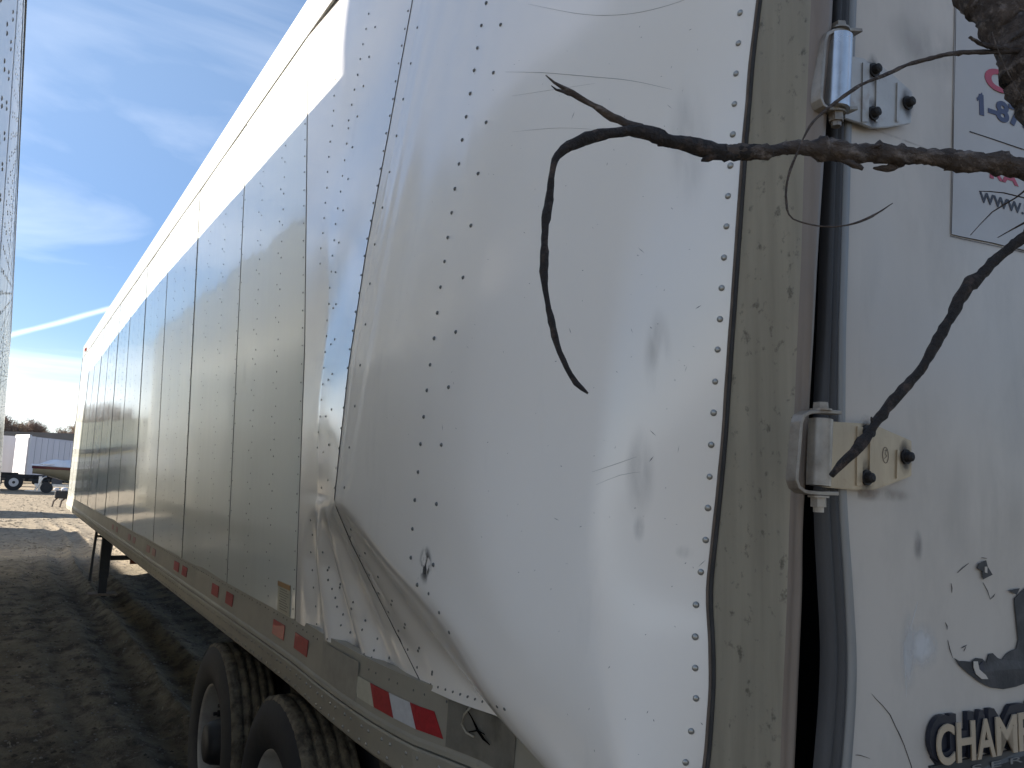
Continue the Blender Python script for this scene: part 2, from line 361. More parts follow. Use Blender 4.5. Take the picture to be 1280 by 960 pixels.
# ------------------------------------------------------------------ THE TRAILER
NOSE = 17.15; ZB = 1.164
def g_lean(y): return 1 - smooth(6.5, 15.5, y)
def wx(y, z): return .971 - .040 * (z - ZB) * g_lean(y)
def ztop(y): return lerp(3.735, 1.706 + 2.029 * .905, g_lean(y))
def zroof(y): return lerp(3.965, 1.706 + 2.259 * .890, g_lean(y))
TR = thing('semi_trailer', 'white box semi trailer with a crushed rear corner and hinged rear door beside the camera', 'trailer', (1.9, 2.9, 0))

# ---- traced lines on the crumpled rear corner: (px, py, X) -> points, resampled by height
def line3(tr):
    pts = [on(a, b, 0, X) for a, b, X in tr]
    def f(z):
        if z >= pts[0].z: i = 0
        elif z <= pts[-1].z: i = len(pts) - 2
        else: i = next(k for k in range(len(pts) - 1) if pts[k + 1].z <= z <= pts[k].z)
        a, b = pts[i], pts[i + 1]; t = (z - a.z) / (b.z - a.z); t = min(t, 1.6) if i else max(t, -.75)
        p = a.lerp(b, t); return Vector((p.x, p.y, z))
    f.pts = pts; return f
def soften(fn, h=.09):
    def f(z):
        s = Vector(); w = 0
        for k in (-2, -1, 0, 1, 2):
            ww = (1, 2, 3, 2, 1)[k + 2]; s += fn(z + k * h / 2) * ww; w += ww
        s /= w; return Vector((s.x, s.y, z))
    return f
L_A = lambda z: Vector((wx(3.05, z), 3.05 + .10 * max(0, z - 2.2) / 1.3, z))
L_A2 = line3([(440, 0, .895), (427, 100, .893), (420, 200, .90), (411, 330, .905), (401, 520, .925), (397, 600, .93), (394, 640, .94), (391, 700, .968), (395, 793, .969)])
L_B = line3([(516, 0, .925), (487, 160, .888), (457, 320, .850), (436, 460, .82), (425, 560, .82), (418, 628, .82), (440, 680, .895), (470, 740, .955), (500, 800, .99), (530, 860, .987)])
L_C0 = soften(line3([(530, 0, .925), (500, 160, .888), (469, 320, .850), (447, 460, .82), (434, 560, .82), (424, 632, .82), (470, 705, .89), (515, 765, .95), (565, 825, 1.0), (610, 876, 1.03), (645, 904, 1.037)]), .02)
L_C = soften(line3([(560, 0, .925), (520, 160, .888), (485, 320, .850), (460, 460, .817), (442, 560, .817), (430, 632, .815), (480, 698, .826), (530, 750, .828), (562, 790, .836), (602, 862, .862), (640, 915, .905), (678, 958, .935)]), .02)
L_M = soften(line3([(608, 0, .925), (578, 190, .882), (556, 327, .850), (530, 500, .82), (519, 625, .825), (524, 690, .828), (552, 748, .83), (584, 795, .842), (622, 855, .868), (662, 912, .905), (700, 955, .925)]), .06)
L_D = soften(line3([(650, 0, .935), (612, 200, .885), (588, 400, .842), (575, 560, .835), (590, 680, .838), (628, 790, .858), (700, 900, .915)]), .12)
L_F = soften(line3([(780, 0, .965), (765, 300, .945), (745, 640, .93), (775, 900, .945)]), .12)
def EX(py): return lerp(1.03, 1.06, min(1, max(0, py / 700)))
L_E = soften(line3([(x, y, EX(y)) for x, y in [(947, 0), (937, 80), (927, 200), (913, 400), (902, 560), (894, 640), (887, 700), (883, 750), (887, 800), (888, 860), (882, 940), (874, 1000)]]), .04)

NV = 130
def fan(p, z, u):
    """radial folds running down from the apex of the dent"""
    return 0
def loft(name, fns, sub, smooth_it=6, sharp=(), lab=None, folds=None):
    cols = []
    zt = 3.60
    zs = [lerp(ZB, zt, i / NV) for i in range(NV + 1)]
    fr = []
    for k in range(len(fns) - 1):
        for j in range(sub[k]): fr.append((k, j / sub[k]))
    fr.append((len(fns) - 2, 1.0))
    grid = []
    for z in zs:
        P = [f(z) for f in fns]
        grid.append([P[k].lerp(P[k + 1], t) for k, t in fr])
    idx = {sum(sub[:k]): k for k in range(len(fns))}
    for it in range(smooth_it):
        for r, row in enumerate(grid):
            new = [p.copy() for p in row]
            for i in range(1, len(row) - 1):
                w = 1.0
                for si, (zlo, zhi) in sharp:
                    if i == sum(sub[:si]) and zlo < zs[r] < zhi: w = .12 if si < 4 else .5
                q = (row[i - 1] + row[i + 1]) / 2
                new[i] = row[i].lerp(q, .5 * w)
            grid[r] = new
    if folds:
        for r, row in enumerate(grid):
            for i, p in enumerate(row): row[i] = folds(p, i, zs[r], sum(sub))
    nx = len(fr)
    vs = [p for row in grid for p in row]
    fs = [(r * nx + i, (r + 1) * nx + i, (r + 1) * nx + i + 1, r * nx + i + 1) for r in range(NV) for i in range(nx - 1)]
    o = mesh(name, vs, fs, M_near, TR, True)
    if lab: o['label'] = lab
    return o, grid
APEX = L_B(on(418, 630, 0, .805).z)
def folds_ab(p, i, z, n):
    d = APEX.z - z
    if d <= 0:
        # pinched, slightly wavy strip above the apex
        w = math.sin(PI * i / n); return p + Vector((.010 * w * math.sin(z * 9) , 0, 0))
    u = i / n
    e = smooth(0, .2, d) * (1 - smooth(.62, .80, d) * .75)
    return p + Vector((-.021 * e * math.sin(u * 2 * PI * 3.2 + .5) * math.sin(PI * min(1, u * 1.05)), 0, 0))
def folds_be(p, i, z, n):
    d = APEX.z - z
    q = i / n
    if d <= .05:
        # shallow vertical buckles between the seam and the long bend
        e = smooth(.05, -.25, d) if False else 1 - smooth(-.25, .05, d)
        k = math.sin(PI * min(1, q / .62)) if q < .62 else 0
        p = p + Vector(((.0042 * noise.noise(Vector((q * 9, z * .9, 2))) + .0016 * noise.noise(Vector((q * 24, z * .8, 7)))) * k * e, 0, 0))
        return p
    u = i / n
    if u < .30:
        e = smooth(0, .2, d) * math.sin(PI * min(1, u / .30))
        return p + Vector((-.010 * e * math.sin(u / .30 * 2 * PI * 1.5), 0, 0))
    return p
pan1, G1 = loft('side_panel', [L_A, L_A2, L_B], [8, 30], 3, sharp=[(1, (0, 9))], lab='narrow buckled side panel creased to a point', folds=folds_ab)
pan2, G2 = loft('side_panel', [L_B, L_C0, L_C, L_M, L_D, L_F, L_E], [14, 10, 10, 12, 20, 20], 24, sharp=[(2, (0, APEX.z - .04)), (1, (0, APEX.z - .04)), (4, (0, 9))], lab='rearmost smooth side panel, pushed in and creased diagonally', folds=folds_be)
def bvh_of(o):
    return BVHTree.FromPolygons([v.co.copy() for v in o.data.vertices], [tuple(p.vertices) for p in o.data.polygons])
BV = [bvh_of(pan1), bvh_of(pan2)]
def hit(px, py):
    d = ray(px, py).normalized(); best = None
    for b in BV:
        h = b.ray_cast(CAM, d)
        if h[0] and (best is None or h[3] < best[3]): best = h
    if not best: return None
    n = best[1]
    if n.dot(d) > 0: n = -n
    return best[0], n

# ---- flat panels further forward, one object each, with a bay of posts marked by rivets
SEAM = [3.05, 4.17, 5.40, 6.58, 7.79, 9.0, 10.21, 11.42, 12.63, 13.84, 15.05, 16.26, NOSE - .13]
def sheet(y0, y1, dx=0.0, nu=6, nv=16, zb=None, zt=None):
    vs = []; fs = []
    for j in range(nv + 1):
        for i in range(nu + 1):
            y = lerp(y0, y1, i / nu); z = lerp(zb if zb else ZB, zt if zt else ztop(y), j / nv)
            b = .004 * math.sin(PI * i / nu) * noise.noise(Vector((y0 * 3, i * .35, z * .8)))
            vs.append(Vector((wx(y, z) + dx + b, y, z)))
    for j in range(nv):
        for i in range(nu):
            a = j * (nu + 1) + i; fs.append((a, a + nu + 1, a + nu + 2, a + 1))
    return vs, fs
for k in range(len(SEAM) - 1):
    vs, fs = sheet(SEAM[k] + (.10 if k == 0 else .0) * 0 + .0015, SEAM[k + 1] - .0015, dx=.0015 * (k % 2))
    if k == 0:
        for v in vs:
            if v.y < SEAM[0] + .01: v.y = L_A(v.z).y + .002
    mesh('side_panel', vs, fs, M_wall, TR, True)
    # dark sealant line with its overlapping lip along the seam
    zt = ztop(SEAM[k]); w = .0007 + .00030 * SEAM[k]
    vv = []
    for z in [lerp(ZB, zt, j / 20) for j in range(21)]:
        y = SEAM[k] if k else L_A(z).y
        vv += [(wx(y, z) - .0018, y - w, z), (wx(y, z) - .0018, y + w, z), (wx(y, z) + .001, y + w + .001, z), (wx(y, z) + .001, y - w - .001, z)]
    ff = []
    for j in range(20):
        a = j * 4
        for q in range(4): ff.append((a + q, a + (q + 1) % 4, a + 4 + (q + 1) % 4, a + 4 + q))
    mesh('seam_sealant', vv, ff, M_lap, TR)
# seam B following the buckled edge
vv = []; 
for z in [lerp(ZB, 3.55, j / 90) for j in range(91)]:
    p = L_B(z); vv += [p + Vector((-.002, .0012, 0)), p + Vector((-.002, -.0004, 0)), p + Vector((.004, -.001, 0)), p + Vector((.004, .002, 0))]
ff = []
for j in range(90):
    a = j * 4
    for q in range(4): ff.append((a + q, a + (q + 1) % 4, a + 4 + (q + 1) % 4, a + 4 + q))
mesh('seam_sealant', vv, ff, M_seal, TR)

# rivets ---------------------------------------------------------------
def dome_verts(p, n, r, seg=8, h=.45):
    n = Vector(n).normalized(); s = n.cross(Vector((0, 0, 1))).normalized(); u = s.cross(n)
    vs = []
    for rr, hh in ((1, 0), (.78, .62 * h), (.38, .95 * h)):
        for k in range(seg):
            a = 2 * PI * k / seg; vs.append(p + (s * math.cos(a) + u * math.sin(a)) * r * rr + n * r * hh)
    vs.append(p + n * r * h)
    fs = []
    for q in range(2):
        for k in range(seg): fs.append((q * seg + k, q * seg + (k + 1) % seg, (q + 1) * seg + (k + 1) % seg, (q + 1) * seg + k))
    for k in range(seg): fs.append((2 * seg + k, 2 * seg + (k + 1) % seg, 3 * seg))
    return vs, fs
RV = {'v': [], 'f': []}
def rivet_to(store, p, n, r, seg=6, h=.5):
    v, f = dome_verts(Vector(p), n, r, seg, h); k = len(store['v']); store['v'] += v; store['f'] += [tuple(q + k for q in x) for x in f]
PROTO = {}
def rivet_obj(p, n, r, material=M_rivetp, parent=None, h=.45):
    key = (round(r, 4), material.name, h)
    if key not in PROTO:
        v, f = dome_verts(Vector((0, 0, 0)), Vector((0, -1, 0)), r, 12, h)
        me = bpy.data.meshes.new('rivet'); me.from_pydata(v, [], f); me.materials.append(material)
        me.polygons.foreach_set('use_smooth', [True] * len(me.polygons)); PROTO[key] = me
    o = bpy.data.objects.new('rivet', PROTO[key]); COL.objects.link(o); o.parent = parent or TR
    o.location = p; o.rotation_euler = Vector(n).to_track_quat('-Y', 'Z').to_euler(); return o
# far panels: per post one dense and one sparse row
for k in range(len(SEAM) - 1):
    y0 = SEAM[k]; wd = SEAM[k + 1] - y0
    store = {'v': [], 'f': []}
    rr = .0042 if k < 5 else .006
    step = .072 if k < 6 else .10
    for c, (dy, dens) in enumerate(((0.028, 1), (-.03 + wd, 2), (wd * .335, 1), (wd * .335 + .05, 2), (wd * .665, 1), (wd * .665 + .05, 2))):
        y = y0 + dy; z = ZB + .04 + (.03 if dens == 2 else 0)
        while z < ztop(y) - .03:
            yy = y + (L_A(z).y - y0 if k == 0 and dy < .1 else 0)
            rivet_to(store, (wx(yy, z) - .001, yy + random.uniform(-.002, .002), z + random.uniform(-.003, .003)), (-1, 0, 0), rr * random.uniform(.85, 1.1))
            z += step * dens
    o = mesh('panel_rivets', store['v'], store['f'], M_rivet, TR, True); o['kind'] = 'stuff'

def rvt(px, py, r, m=M_rivetp, h=.45):
    q = hit(px, py)
    if q: rivet_obj(q[0] + q[1] * .0005, q[1], r * random.uniform(.93, 1.06), m, h=h)
EDGE = [(927, -22), (925, 16), (923, 54), (920, 92), (918, 130), (916, 168), (913, 207), (910, 245), (908, 283), (905, 322), (902, 360), (900, 399), (897, 437), (894, 477), (892, 516),
        (889, 556), (887, 596), (885, 635), (882, 675), (876, 715), (870, 756), (869, 796), (869, 835), (870, 873), (864, 914), (857, 953), (851, 993)]
for p in EDGE: rvt(p[0], p[1], .0058, h=.5)
for p in [(611, -22), (608, 4), (602, 32), (597, 60), (593, 88), (588, 117), (583, 146), (578, 175), (574, 205), (569, 236), (565, 266), (560, 297), (556, 327), (551, 359), (547, 391), (543, 423), (538, 456),
          (534, 488), (530, 521), (526, 555), (523, 590), (519, 625), (516, 661), (514, 697), (522, 731),
          (633, -28), (626, 31), (617, 91), (608, 153), (598, 217), (589, 282), (579, 347), (570, 415), (561, 484), (552, 556), (546, 630), (542, 706)]: rvt(*p, .0050, M_rivet, .75)
# rows beside the buckled seam and on the pinched strip
def row(a, b, n, dx=0, r=.0042, jit=.6):
    for i in range(n + 1):
        t = i / n; rvt(lerp(a[0], b[0], t) + dx + random.uniform(-jit, jit), lerp(a[1], b[1], t) + random.uniform(-jit, jit), r, M_rivet, .55)
row((512, 14), (457, 320), 14, -1.5); row((457, 320), (436, 460), 6, -1.5); row((436, 460), (419, 610), 6, -1)
row((519, 34), (466, 305), 6, 3); row((460, 354), (428, 610), 5, 3)
row((461, 17), (436, 150), 7); row((436, 160), (415, 320), 8); row((414, 340), (397, 560), 11)
row((469, 34), (447, 145), 3); row((441, 184), (424, 303), 3); row((419, 340), (402, 610), 6)
row((418, 380), (408, 600), 5, 2)
row((424, 100), (404, 330), 12, -4); 
# fan below the apex
row((423, 648), (531, 858), 9, 3); row((436, 662), (538, 840), 6, 3)
row((404, 690), (432, 805), 5); row((389, 690), (396, 780), 4); row((410, 725), (448, 812), 4); row((411, 709), (467, 813), 4)
row((426, 730), (487, 822), 4); row((391, 668), (388, 650), 1)
row((489, 755), (540, 843), 3)
row((536, 742), (562, 790), 2)
# bottom edge of the sheet
n = 26
for i in range(n):
    t = i / n; px = lerp(400, 640, t); py = (lambda x: 803 + (x - 400) * .30 if x < 430 else (812 + (x - 430) * .49 if x < 530 else 860 + (x - 530) * .33))(px) - 7
    rvt(px, py, .0036, M_rivet, .55)

# ---- side rail below the panels, in two tiers, bent in toward the rear
RT = [(560, 871), (530, 861), (500, 846), (470, 835), (430, 813), (400, 802)]
rail_pts = [(wx(y, ZB) , y) for y in (NOSE - .13, 14, 10, 7, 5, 4, 3.4)] + [(.968, 3.0), (.958, 2.74), (.953, 2.50), (.956, 2.22), (.978, 1.98), (1.008, 1.87), (1.038, 1.75), (1.05, 1.55), (1.06, 1.25), (1.07, .98)]
rail_pts = densify([(a, b, 0) for a, b in rail_pts], .12)
def rail(name, prof, material, label=None):
    vs = []; fs = []; m = len(prof)
    for (x, y, _) in rail_pts:
        for dx, z in prof: vs.append((x + dx, y, z))
    for j in range(len(rail_pts) - 1):
        for q in range(m - 1): fs.append((j * m + q, j * m + q + 1, (j + 1) * m + q + 1, (j + 1) * m + q))
    o = mesh(name, vs, fs, material, TR)
    bm = bmesh.new(); bm.from_mesh(o.data); bmesh.ops.recalc_face_normals(bm, faces=bm.faces); bm.to_mesh(o.data); bm.free()
    if label: o['label'] = label
    return o
rail('side_rail', [(.03, 1.180), (.003, 1.178), (.002, 1.170), (-.006, 1.042), (-.010, 1.034), (-.011, 1.022), (.02, 1.0205)], M_rail)
rail('lower_side_rail', [(.01, 1.019), (-.010, 1.0165), (-.0125, 1.010), (-.004, .935), (.006, .924), (.03, .920), (.06, .922)], M_rail)
def railx(y):
    for j in range(len(rail_pts) - 1):
        a, b = rail_pts[j], rail_pts[j + 1]
        if b[1] <= y <= a[1]: return lerp(a[0], b[0], (y - a[1]) / (b[1] - a[1]))
    return rail_pts[-1][0]
st = {'v': [], 'f': []}; y = 1.35; i = 0
cnt = 0
while y < NOSE - .3:
    s = .055 if y < 6 else .09
    for z, dx, jog in ((1.150, .000, 0), (.992, -.0115, .0), (.950, -.0075, .02)):
        n = (-1, 0, .15 if z > 1.1 else -.16)
        big = z < 1.1
        if big and y < 5.2:
            rivet_obj(Vector((railx(y + jog) + dx, y + jog, z)), n, .0052, M_rivetp, h=.8)
        else:
            rivet_to(st, (railx(y + jog) + dx, y + jog, z), n, .0036 if not big else .005, 6, .6)
    i += 1; y += s * (1.5 if i % 2 else .9)
o = mesh('rail_rivets', st['v'], st['f'], M_rivet, TR, True); o['kind'] = 'stuff'
# reflective tape: pieces of the rail's conspicuity marking
def tape(p0, p1, z0, z1, m, name='reflective_tape', lab=None, skew=0.0):
    """between two pixels along the rail face"""
    def yat(px):
        lo, hi = 1.2, 17.0
        for _ in range(40):
            mid_ = (lo + hi) / 2
            if proj((railx(mid_) - .012, mid_, (z0 + z1) / 2))[0] > px: lo = mid_
            else: hi = mid_
        return lo
    ya, yb = yat(p0), yat(p1)
    vs = []; n = 4
    for k in range(n + 1):
        y = lerp(ya, yb, k / n)
        vs += [(railx(y) - .0072 + .0 * z0, y, z0), (railx(y + skew) - .0048, y + skew, z1)]
    fs = [(2 * k, 2 * k + 1, 2 * k + 3, 2 * k + 2) for k in range(n)]
    vs2 = [(v[0] + .0015, v[1], v[2]) for v in vs]; k0 = len(vs)
    rim = [2 * k for k in range(n + 1)] + [2 * k + 1 for k in range(n, -1, -1)]
    fs += [(rim[i], rim[(i + 1) % len(rim)], rim[(i + 1) % len(rim)] + k0, rim[i] + k0) for i in range(len(rim))]
    o = mesh(name, vs + vs2, fs, m, TR)
    if lab: o['label'] = lab
    return o
TP = [(339, 353), (366, 382), (263, 271), (280.5, 289), (216, 222), (226, 232)]
for a, b in TP: tape(a, b, 1.072, 1.128, M_red, lab='red reflective square')
for a, b in [(182, 186), (189, 193), (159, 162), (165, 168), (139, 141), (144, 146)]: tape(a, b, 1.075, 1.125, mat('faded_pink_tape', (.36, .19, .17), .5), lab='faded red reflective square')
tape(445, 466, 1.060, 1.118, M_cream, lab='faded cream reflective strip', skew=.04)
tape(466, 490, 1.060, 1.118, M_red, lab='red reflective block', skew=.04)
tape(490.5, 518, 1.060, 1.118, M_silver, lab='silver white reflective block', skew=.04)
tape(518.5, 552, 1.060, 1.118, M_red, lab='long red reflective block', skew=.04)
# ledge shadow-line sealing strip between the tiers; splice plate on the upper tier
tape(400, 444, 1.045, 1.158, mat('splice_plate', (.36, .34, .29), .5, metal=.2, var=.2, vscale=20), 'splice_plate', 'darker splice plate riveted over the rail')
tape(556, 640, 1.045, 1.158, mat('bent_plate', (.24, .225, .19), .55, metal=.2, var=.35, vscale=14, dirt=(.08, .07, .05), dscale=12, dlo=.5, dhi=.7, damt=.6), 'splice_plate', 'dark crumpled plate at the rear end of the rail')
# torn loop and crack on that plate
bm = bmesh.new()
def rp(px, py, d=-.014):
    lo = on(px, py, 0, .99)
    for _ in range(6): lo = on(px, py, 0, railx(lo.y) + d)
    return lo
tube(bm, [rp(*p) for p in densify([(588, 884, 0), (580, 893, 0), (577, 905, 0), (583, 916, 0), (592, 921, 0)], 6) and [(588, 884), (580, 893), (577, 905), (583, 916), (592, 921)]], .0028, 6)
bmobj('rub_mark', bm, mat('scraped_metal', (.40, .37, .30), .5, metal=.3), TR, True)
bm = bmesh.new()
tube(bm, [rp(*p) for p in [(583, 886), (590, 898), (597, 913), (604, 924), (612, 931)]], [.001, .002, .003, .003, .001], 5, .3, 1)
tube(bm, [rp(*p) for p in [(586, 915), (597, 913), (606, 918)]], [.001, .002, .001], 5, .3, 2)
bmobj('crack', bm, M_black, TR)
# white/yellow label
def wallquad(px, ym, h, w, z, m, name, lab=None, d=-.004, parent=None):
    y = ym
    vs = [(wx(y, z) + d, y - w / 2, z), (wx(y, z) + d, y + w / 2, z), (wx(y, z + h) + d, y + w / 2, z + h), (wx(y, z + h) + d, y - w / 2, z + h)]
    vs += [(a + .002, b, c) for a, b, c in vs]
    o = mesh(name, vs, [(0, 3, 2, 1), (0, 1, 5, 4), (1, 2, 6, 5), (2, 3, 7, 6), (3, 0, 4, 7)], m, parent or TR)
    if lab: o['label'] = lab
    return o
lp = on(363, 750, 0, .969)
lab0 = wallquad(0, lp.y + .075, .118, .165, lp.z - .062, M_sticker, 'warning_label', 'small yellowish warning label with an orange header')
wallquad(0, lp.y + .075, .018, .165, lp.z + .036, M_orange, 'label_header', d=-.0055, parent=lab0)
for k in range(9):
    wallquad(0, lp.y + .075 + random.uniform(-.01, .01), 0.0022, .12 - random.random() * .05, lp.z + .026 - k * .0095, M_pr, 'print_line', d=-.0052, parent=lab0)

# ---- top rail, roof, nose, right side, floor
def along(name, prof, material, y0, y1, n=40, nose=True, parent=TR):
    vs = []; fs = []; m = len(prof(y0))
    for j in range(n + 1):
        y = lerp(y0, y1, j / n)
        for x, z in prof(y): vs.append((x, y, z))
    for j in range(n):
        for q in range(m - 1): fs.append((j * m + q, j * m + q + 1, (j + 1) * m + q + 1, (j + 1) * m + q))
    o = mesh(name, vs, fs, material, parent)
    bm = bmesh.new(); bm.from_mesh(o.data); bmesh.ops.recalc_face_normals(bm, faces=bm.faces); bm.to_mesh(o.data); bm.free(); return o
def sag(y): return .004 * noise.noise(Vector((y * .7, 2, 5)))
along('top_rail', lambda y: [(wx(y, ztop(y)) + .01, ztop(y) - .012 + sag(y)), (wx(y, ztop(y)) - .0035, ztop(y) - .012 + sag(y)), (wx(y, ztop(y)) - .0045, ztop(y) + .004 + sag(y)), (wx(y, ztop(y)) - .006, zroof(y) - .05),
                             (wx(y, ztop(y)) - .006, zroof(y) - .012), (wx(y, ztop(y)) + .012, zroof(y)), (wx(y, ztop(y)) + .08, zroof(y) + .004)], M_toprail, .93, NOSE - .12)
along('rail_lip', lambda y: [(wx(y, ztop(y)) - .0032, ztop(y) - .0135 + sag(y)), (wx(y, ztop(y)) - .0032, ztop(y) - .0155 + sag(y)), (wx(y, ztop(y)) + .004, ztop(y) - .0168 + sag(y))], M_lap, .93, NOSE - .12)
st = {'v': [], 'f': []}; y = 1.0
while y < NOSE - .3:
    rivet_to(st, (wx(y, ztop(y)) - .0050, y, ztop(y) + .02), (-1, 0, 0), .0042); rivet_to(st, (wx(y, ztop(y)) - .0062, y + .04, zroof(y) - .06), (-1, 0, 0), .0042); y += .10
o = mesh('rail_rivets', st['v'], st['f'], M_rivet, TR, True); o['kind'] = 'stuff'
XR = 3.24
along('roof', lambda y: [(wx(y, ztop(y)) + .08, zroof(y) + .004), (1.6, zroof(y) + .02), (2.6, zroof(y) + .02), (XR, zroof(y))], M_toprail, .93, NOSE)
along('right_wall', lambda y: [(XR, zroof(y)), (XR, .93)], M_wall, .93, NOSE)
along('floor', lambda y: [(1.08, 1.10), (XR - .02, 1.10)], M_blackm, 1.0, NOSE - .1)
def arc(cx, cy, r, a0, a1, n): return [(cx + r * math.cos(lerp(a0, a1, k / n)), cy + r * math.sin(lerp(a0, a1, k / n))) for k in range(n + 1)]
outl = arc(.971 + .13, NOSE - .13, .135, PI, PI / 2, 10) + arc(XR - .13, NOSE - .13, .135, PI / 2, 0, 10)
vs = [(x, y, z) for z in (.93, 3.97) for x, y in outl]; m = len(outl)
mesh('front_wall', vs, [(i, i + 1, m + i + 1, m + i) for i in range(m - 1)], M_wall, TR, True)
bm = bmesh.new(); p = on(107, 437, 0, .955); box(bm, (p.x, p.y, p.z), (.035, .16, .055)); bevel(bm, .01)
bmobj('marker_light', bm, M_amber, TR)
bm = bmesh.new()
y = 1.5
while y < NOSE - .3:
    box(bm, (2.2, y, 1.02), (2.0, .04, .10)); y += .31
o = bmobj('crossmembers', bm, M_blackm, TR); o['kind'] = 'stuff'
for x in (1.55, 2.68):
    bm = bmesh.new(); box(bm, (x, 3.6, .82), (.10, 3.9, .26)); bevel(bm, .01); bmobj('slider_rail', bm, M_blackm, TR)
bm = bmesh.new()
for yy in (1.9, 2.9, 4.2, 5.1): box(bm, (2.1, yy, .78), (1.1, .12, .16))
bmobj('slider_crossmember', bm, M_blackm, TR)

# ---- corner post, gasket line, rear frame
EP = lambda z: L_E(z)
PX = [(1015, -40), (1013, 0), (1008, 120), (1004, 200), (1001, 320), (996, 420), (991, 540), (986, 640), (984, 720), (981, 800), (976, 900), (973, 1000)]
L_K = soften(line3([(x, y, EX(y) + .006) for x, y in PX]), .05)
def LKY(py):
    return None
Lpx = [(1041, 0), (1036, 100), (1030, 200), (1022, 320), (1017, 420), (1011, 520), (1007, 600), (1003, 660), (1003, 740), (1000, 800), (996, 900), (991, 1000)]
def line_to(tr, yf):
    """trace whose depth (Y) is given by a function of height"""
    pts = []
    for a, b in tr:
        p = on(a, b, 1, .85)
        for _ in range(4): p = on(a, b, 1, yf(p.z))
        pts.append(p)
    def f(z):
        if z >= pts[0].z: i = 0
        elif z <= pts[-1].z: i = len(pts) - 2
        else: i = next(k for k in range(len(pts) - 1) if pts[k + 1].z <= z <= pts[k].z)
        a, b = pts[i], pts[i + 1]; t = (z - a.z) / (b.z - a.z); t = max(t, -.5) if i == 0 else min(t, 1.8)
        p = a.lerp(b, t); return Vector((p.x, p.y, z))
    return f
L_L = soften(line_to(Lpx, lambda z: L_K(z).y - .016), .05)
ZP = [lerp(.95, 3.66, i / 120) for i in range(121)]
def strip(name, secs, material, parent=TR, smoothf=True, zs=None, closed=False):
    zs = zs or ZP; vs = []; fs = []
    for z in zs: s = secs(z); m = len(s); vs += s
    for j in range(len(zs) - 1):
        for q in range(m if closed else m - 1): fs.append((j * m + q, j * m + (q + 1) % m, (j + 1) * m + (q + 1) % m, (j + 1) * m + q))
    o = mesh(name, vs, fs, material, parent, smoothf)
    return o
def sec_post(z):
    e, k = EP(z), L_K(z); d = (k - e); d.z = 0
    return [e + Vector((.03, .02, 0)), e + Vector((.004, .006, 0)) + d * .06, e + d * .12 + Vector((-.002, 0, 0)), e + d * .3, e + d * .5, e + d * .78, e + d * .93 + Vector((.0006, 0, 0)), k + Vector((.0035, .0015, 0))]
strip('corner_post', sec_post, M_post)
def sec_edge(z):
    k, l = L_K(z), L_L(z)
    return [k + Vector((.0035, .0017, 0)), k + Vector((.007, -.006, 0)), k.lerp(l, .35) + Vector((0, -.004, 0)), k.lerp(l, .75) + Vector((0, -.003, 0)), l, l + Vector((.002, .01, 0)), l + Vector((0, .10, 0))]
strip('post_edge', sec_edge, M_postedge)['label'] = 'rounded, worn brownish rear edge of the corner post'
# sealant bead between sheet and post: two dark ribs and a bright lip
def bead(off0, off1, h, m, nm, lab=None):
    def sec(z):
        e, k = EP(z), L_K(z); d = (k - e); d.z = 0; d.normalize(); nn = Vector((d.y, -d.x, 0))
        if nn.x > 0: nn = -nn
        w = .0012 * noise.noise(Vector((0, off0 * 50, z * 14)))
        a = e + d * (off0 + w); b = e + d * (off1 + w)
        return [a - nn * .006, a + nn * h * .7, a.lerp(b, .5) + nn * h, b + nn * h * .7, b - nn * .006]
    o = strip(nm, sec, m)
    if lab: o['label'] = lab
bead(-.001, .0045, .0035, M_rust, 'sealant_bead', 'rusty brown bead along the edge of the sheet')
bead(.005, .0085, .0026, M_seal, 'sealant_bead', 'black sealant bead')
bead(.0087, .0125, .0042, M_seal, 'sealant_bead', 'outer black sealant bead against the post')

# ---- rear door, its seal and trim, in a slightly swung plane
DP = on(1058, 320, 1, .814); DA = math.radians(5)
DU = Vector((math.cos(DA), -math.sin(DA), 0)); DN = Vector((-math.sin(DA), -math.cos(DA), 0))   # along the door, out of the door
def dp(px, py, off=0.0):
    d = ray(px, py); o_ = DP + DN * off; t = (o_ - CAM).dot(DN) / d.dot(DN); return CAM + d * t
def dline(tr, off):
    pts = [dp(a, b, off) for a, b in tr]
    def f(z):
        if z >= pts[0].z: i = 0
        elif z <= pts[-1].z: i = len(pts) - 2
        else: i = next(k for k in range(len(pts) - 1) if pts[k + 1].z <= z <= pts[k].z)
        a, b = pts[i], pts[i + 1]; t = (z - a.z) / (b.z - a.z); t = max(t, -.5) if i == 0 else min(t, 1.8)
        p = a.lerp(b, t); return Vector((p.x, p.y, z))
    return soften(f, .05)
T1 = dline([(1069, 0), (1062, 173), (1058, 320), (1055, 420), (1054, 560), (1057, 640), (1063, 720), (1068, 800), (1070, 830), (1067, 893), (1062, 960)], 0)
T0 = dline([(1060, 0), (1053, 173), (1049, 320), (1046, 420), (1045, 560), (1047, 640), (1053, 720), (1057, 800), (1058, 830), (1056, 893), (1050, 960)], -.002)
S0 = dline([(1042, 0), (1036, 173), (1031, 320), (1028, 420), (1023, 507), (1024, 640), (1028, 720), (1033, 800), (1033, 830), (1030, 893), (1024, 960)], -.012)
ZD = [lerp(1.0, 3.5, i / 110) for i in range(111)]
def bulge(p, z):   # the door skin is dished and warped near its free edge
    return DN * (.006 * noise.noise(Vector((p.x * 2.2, 1, z * 1.6))) + .0025 * noise.noise(Vector((p.x * 6, 4, z * 5))))
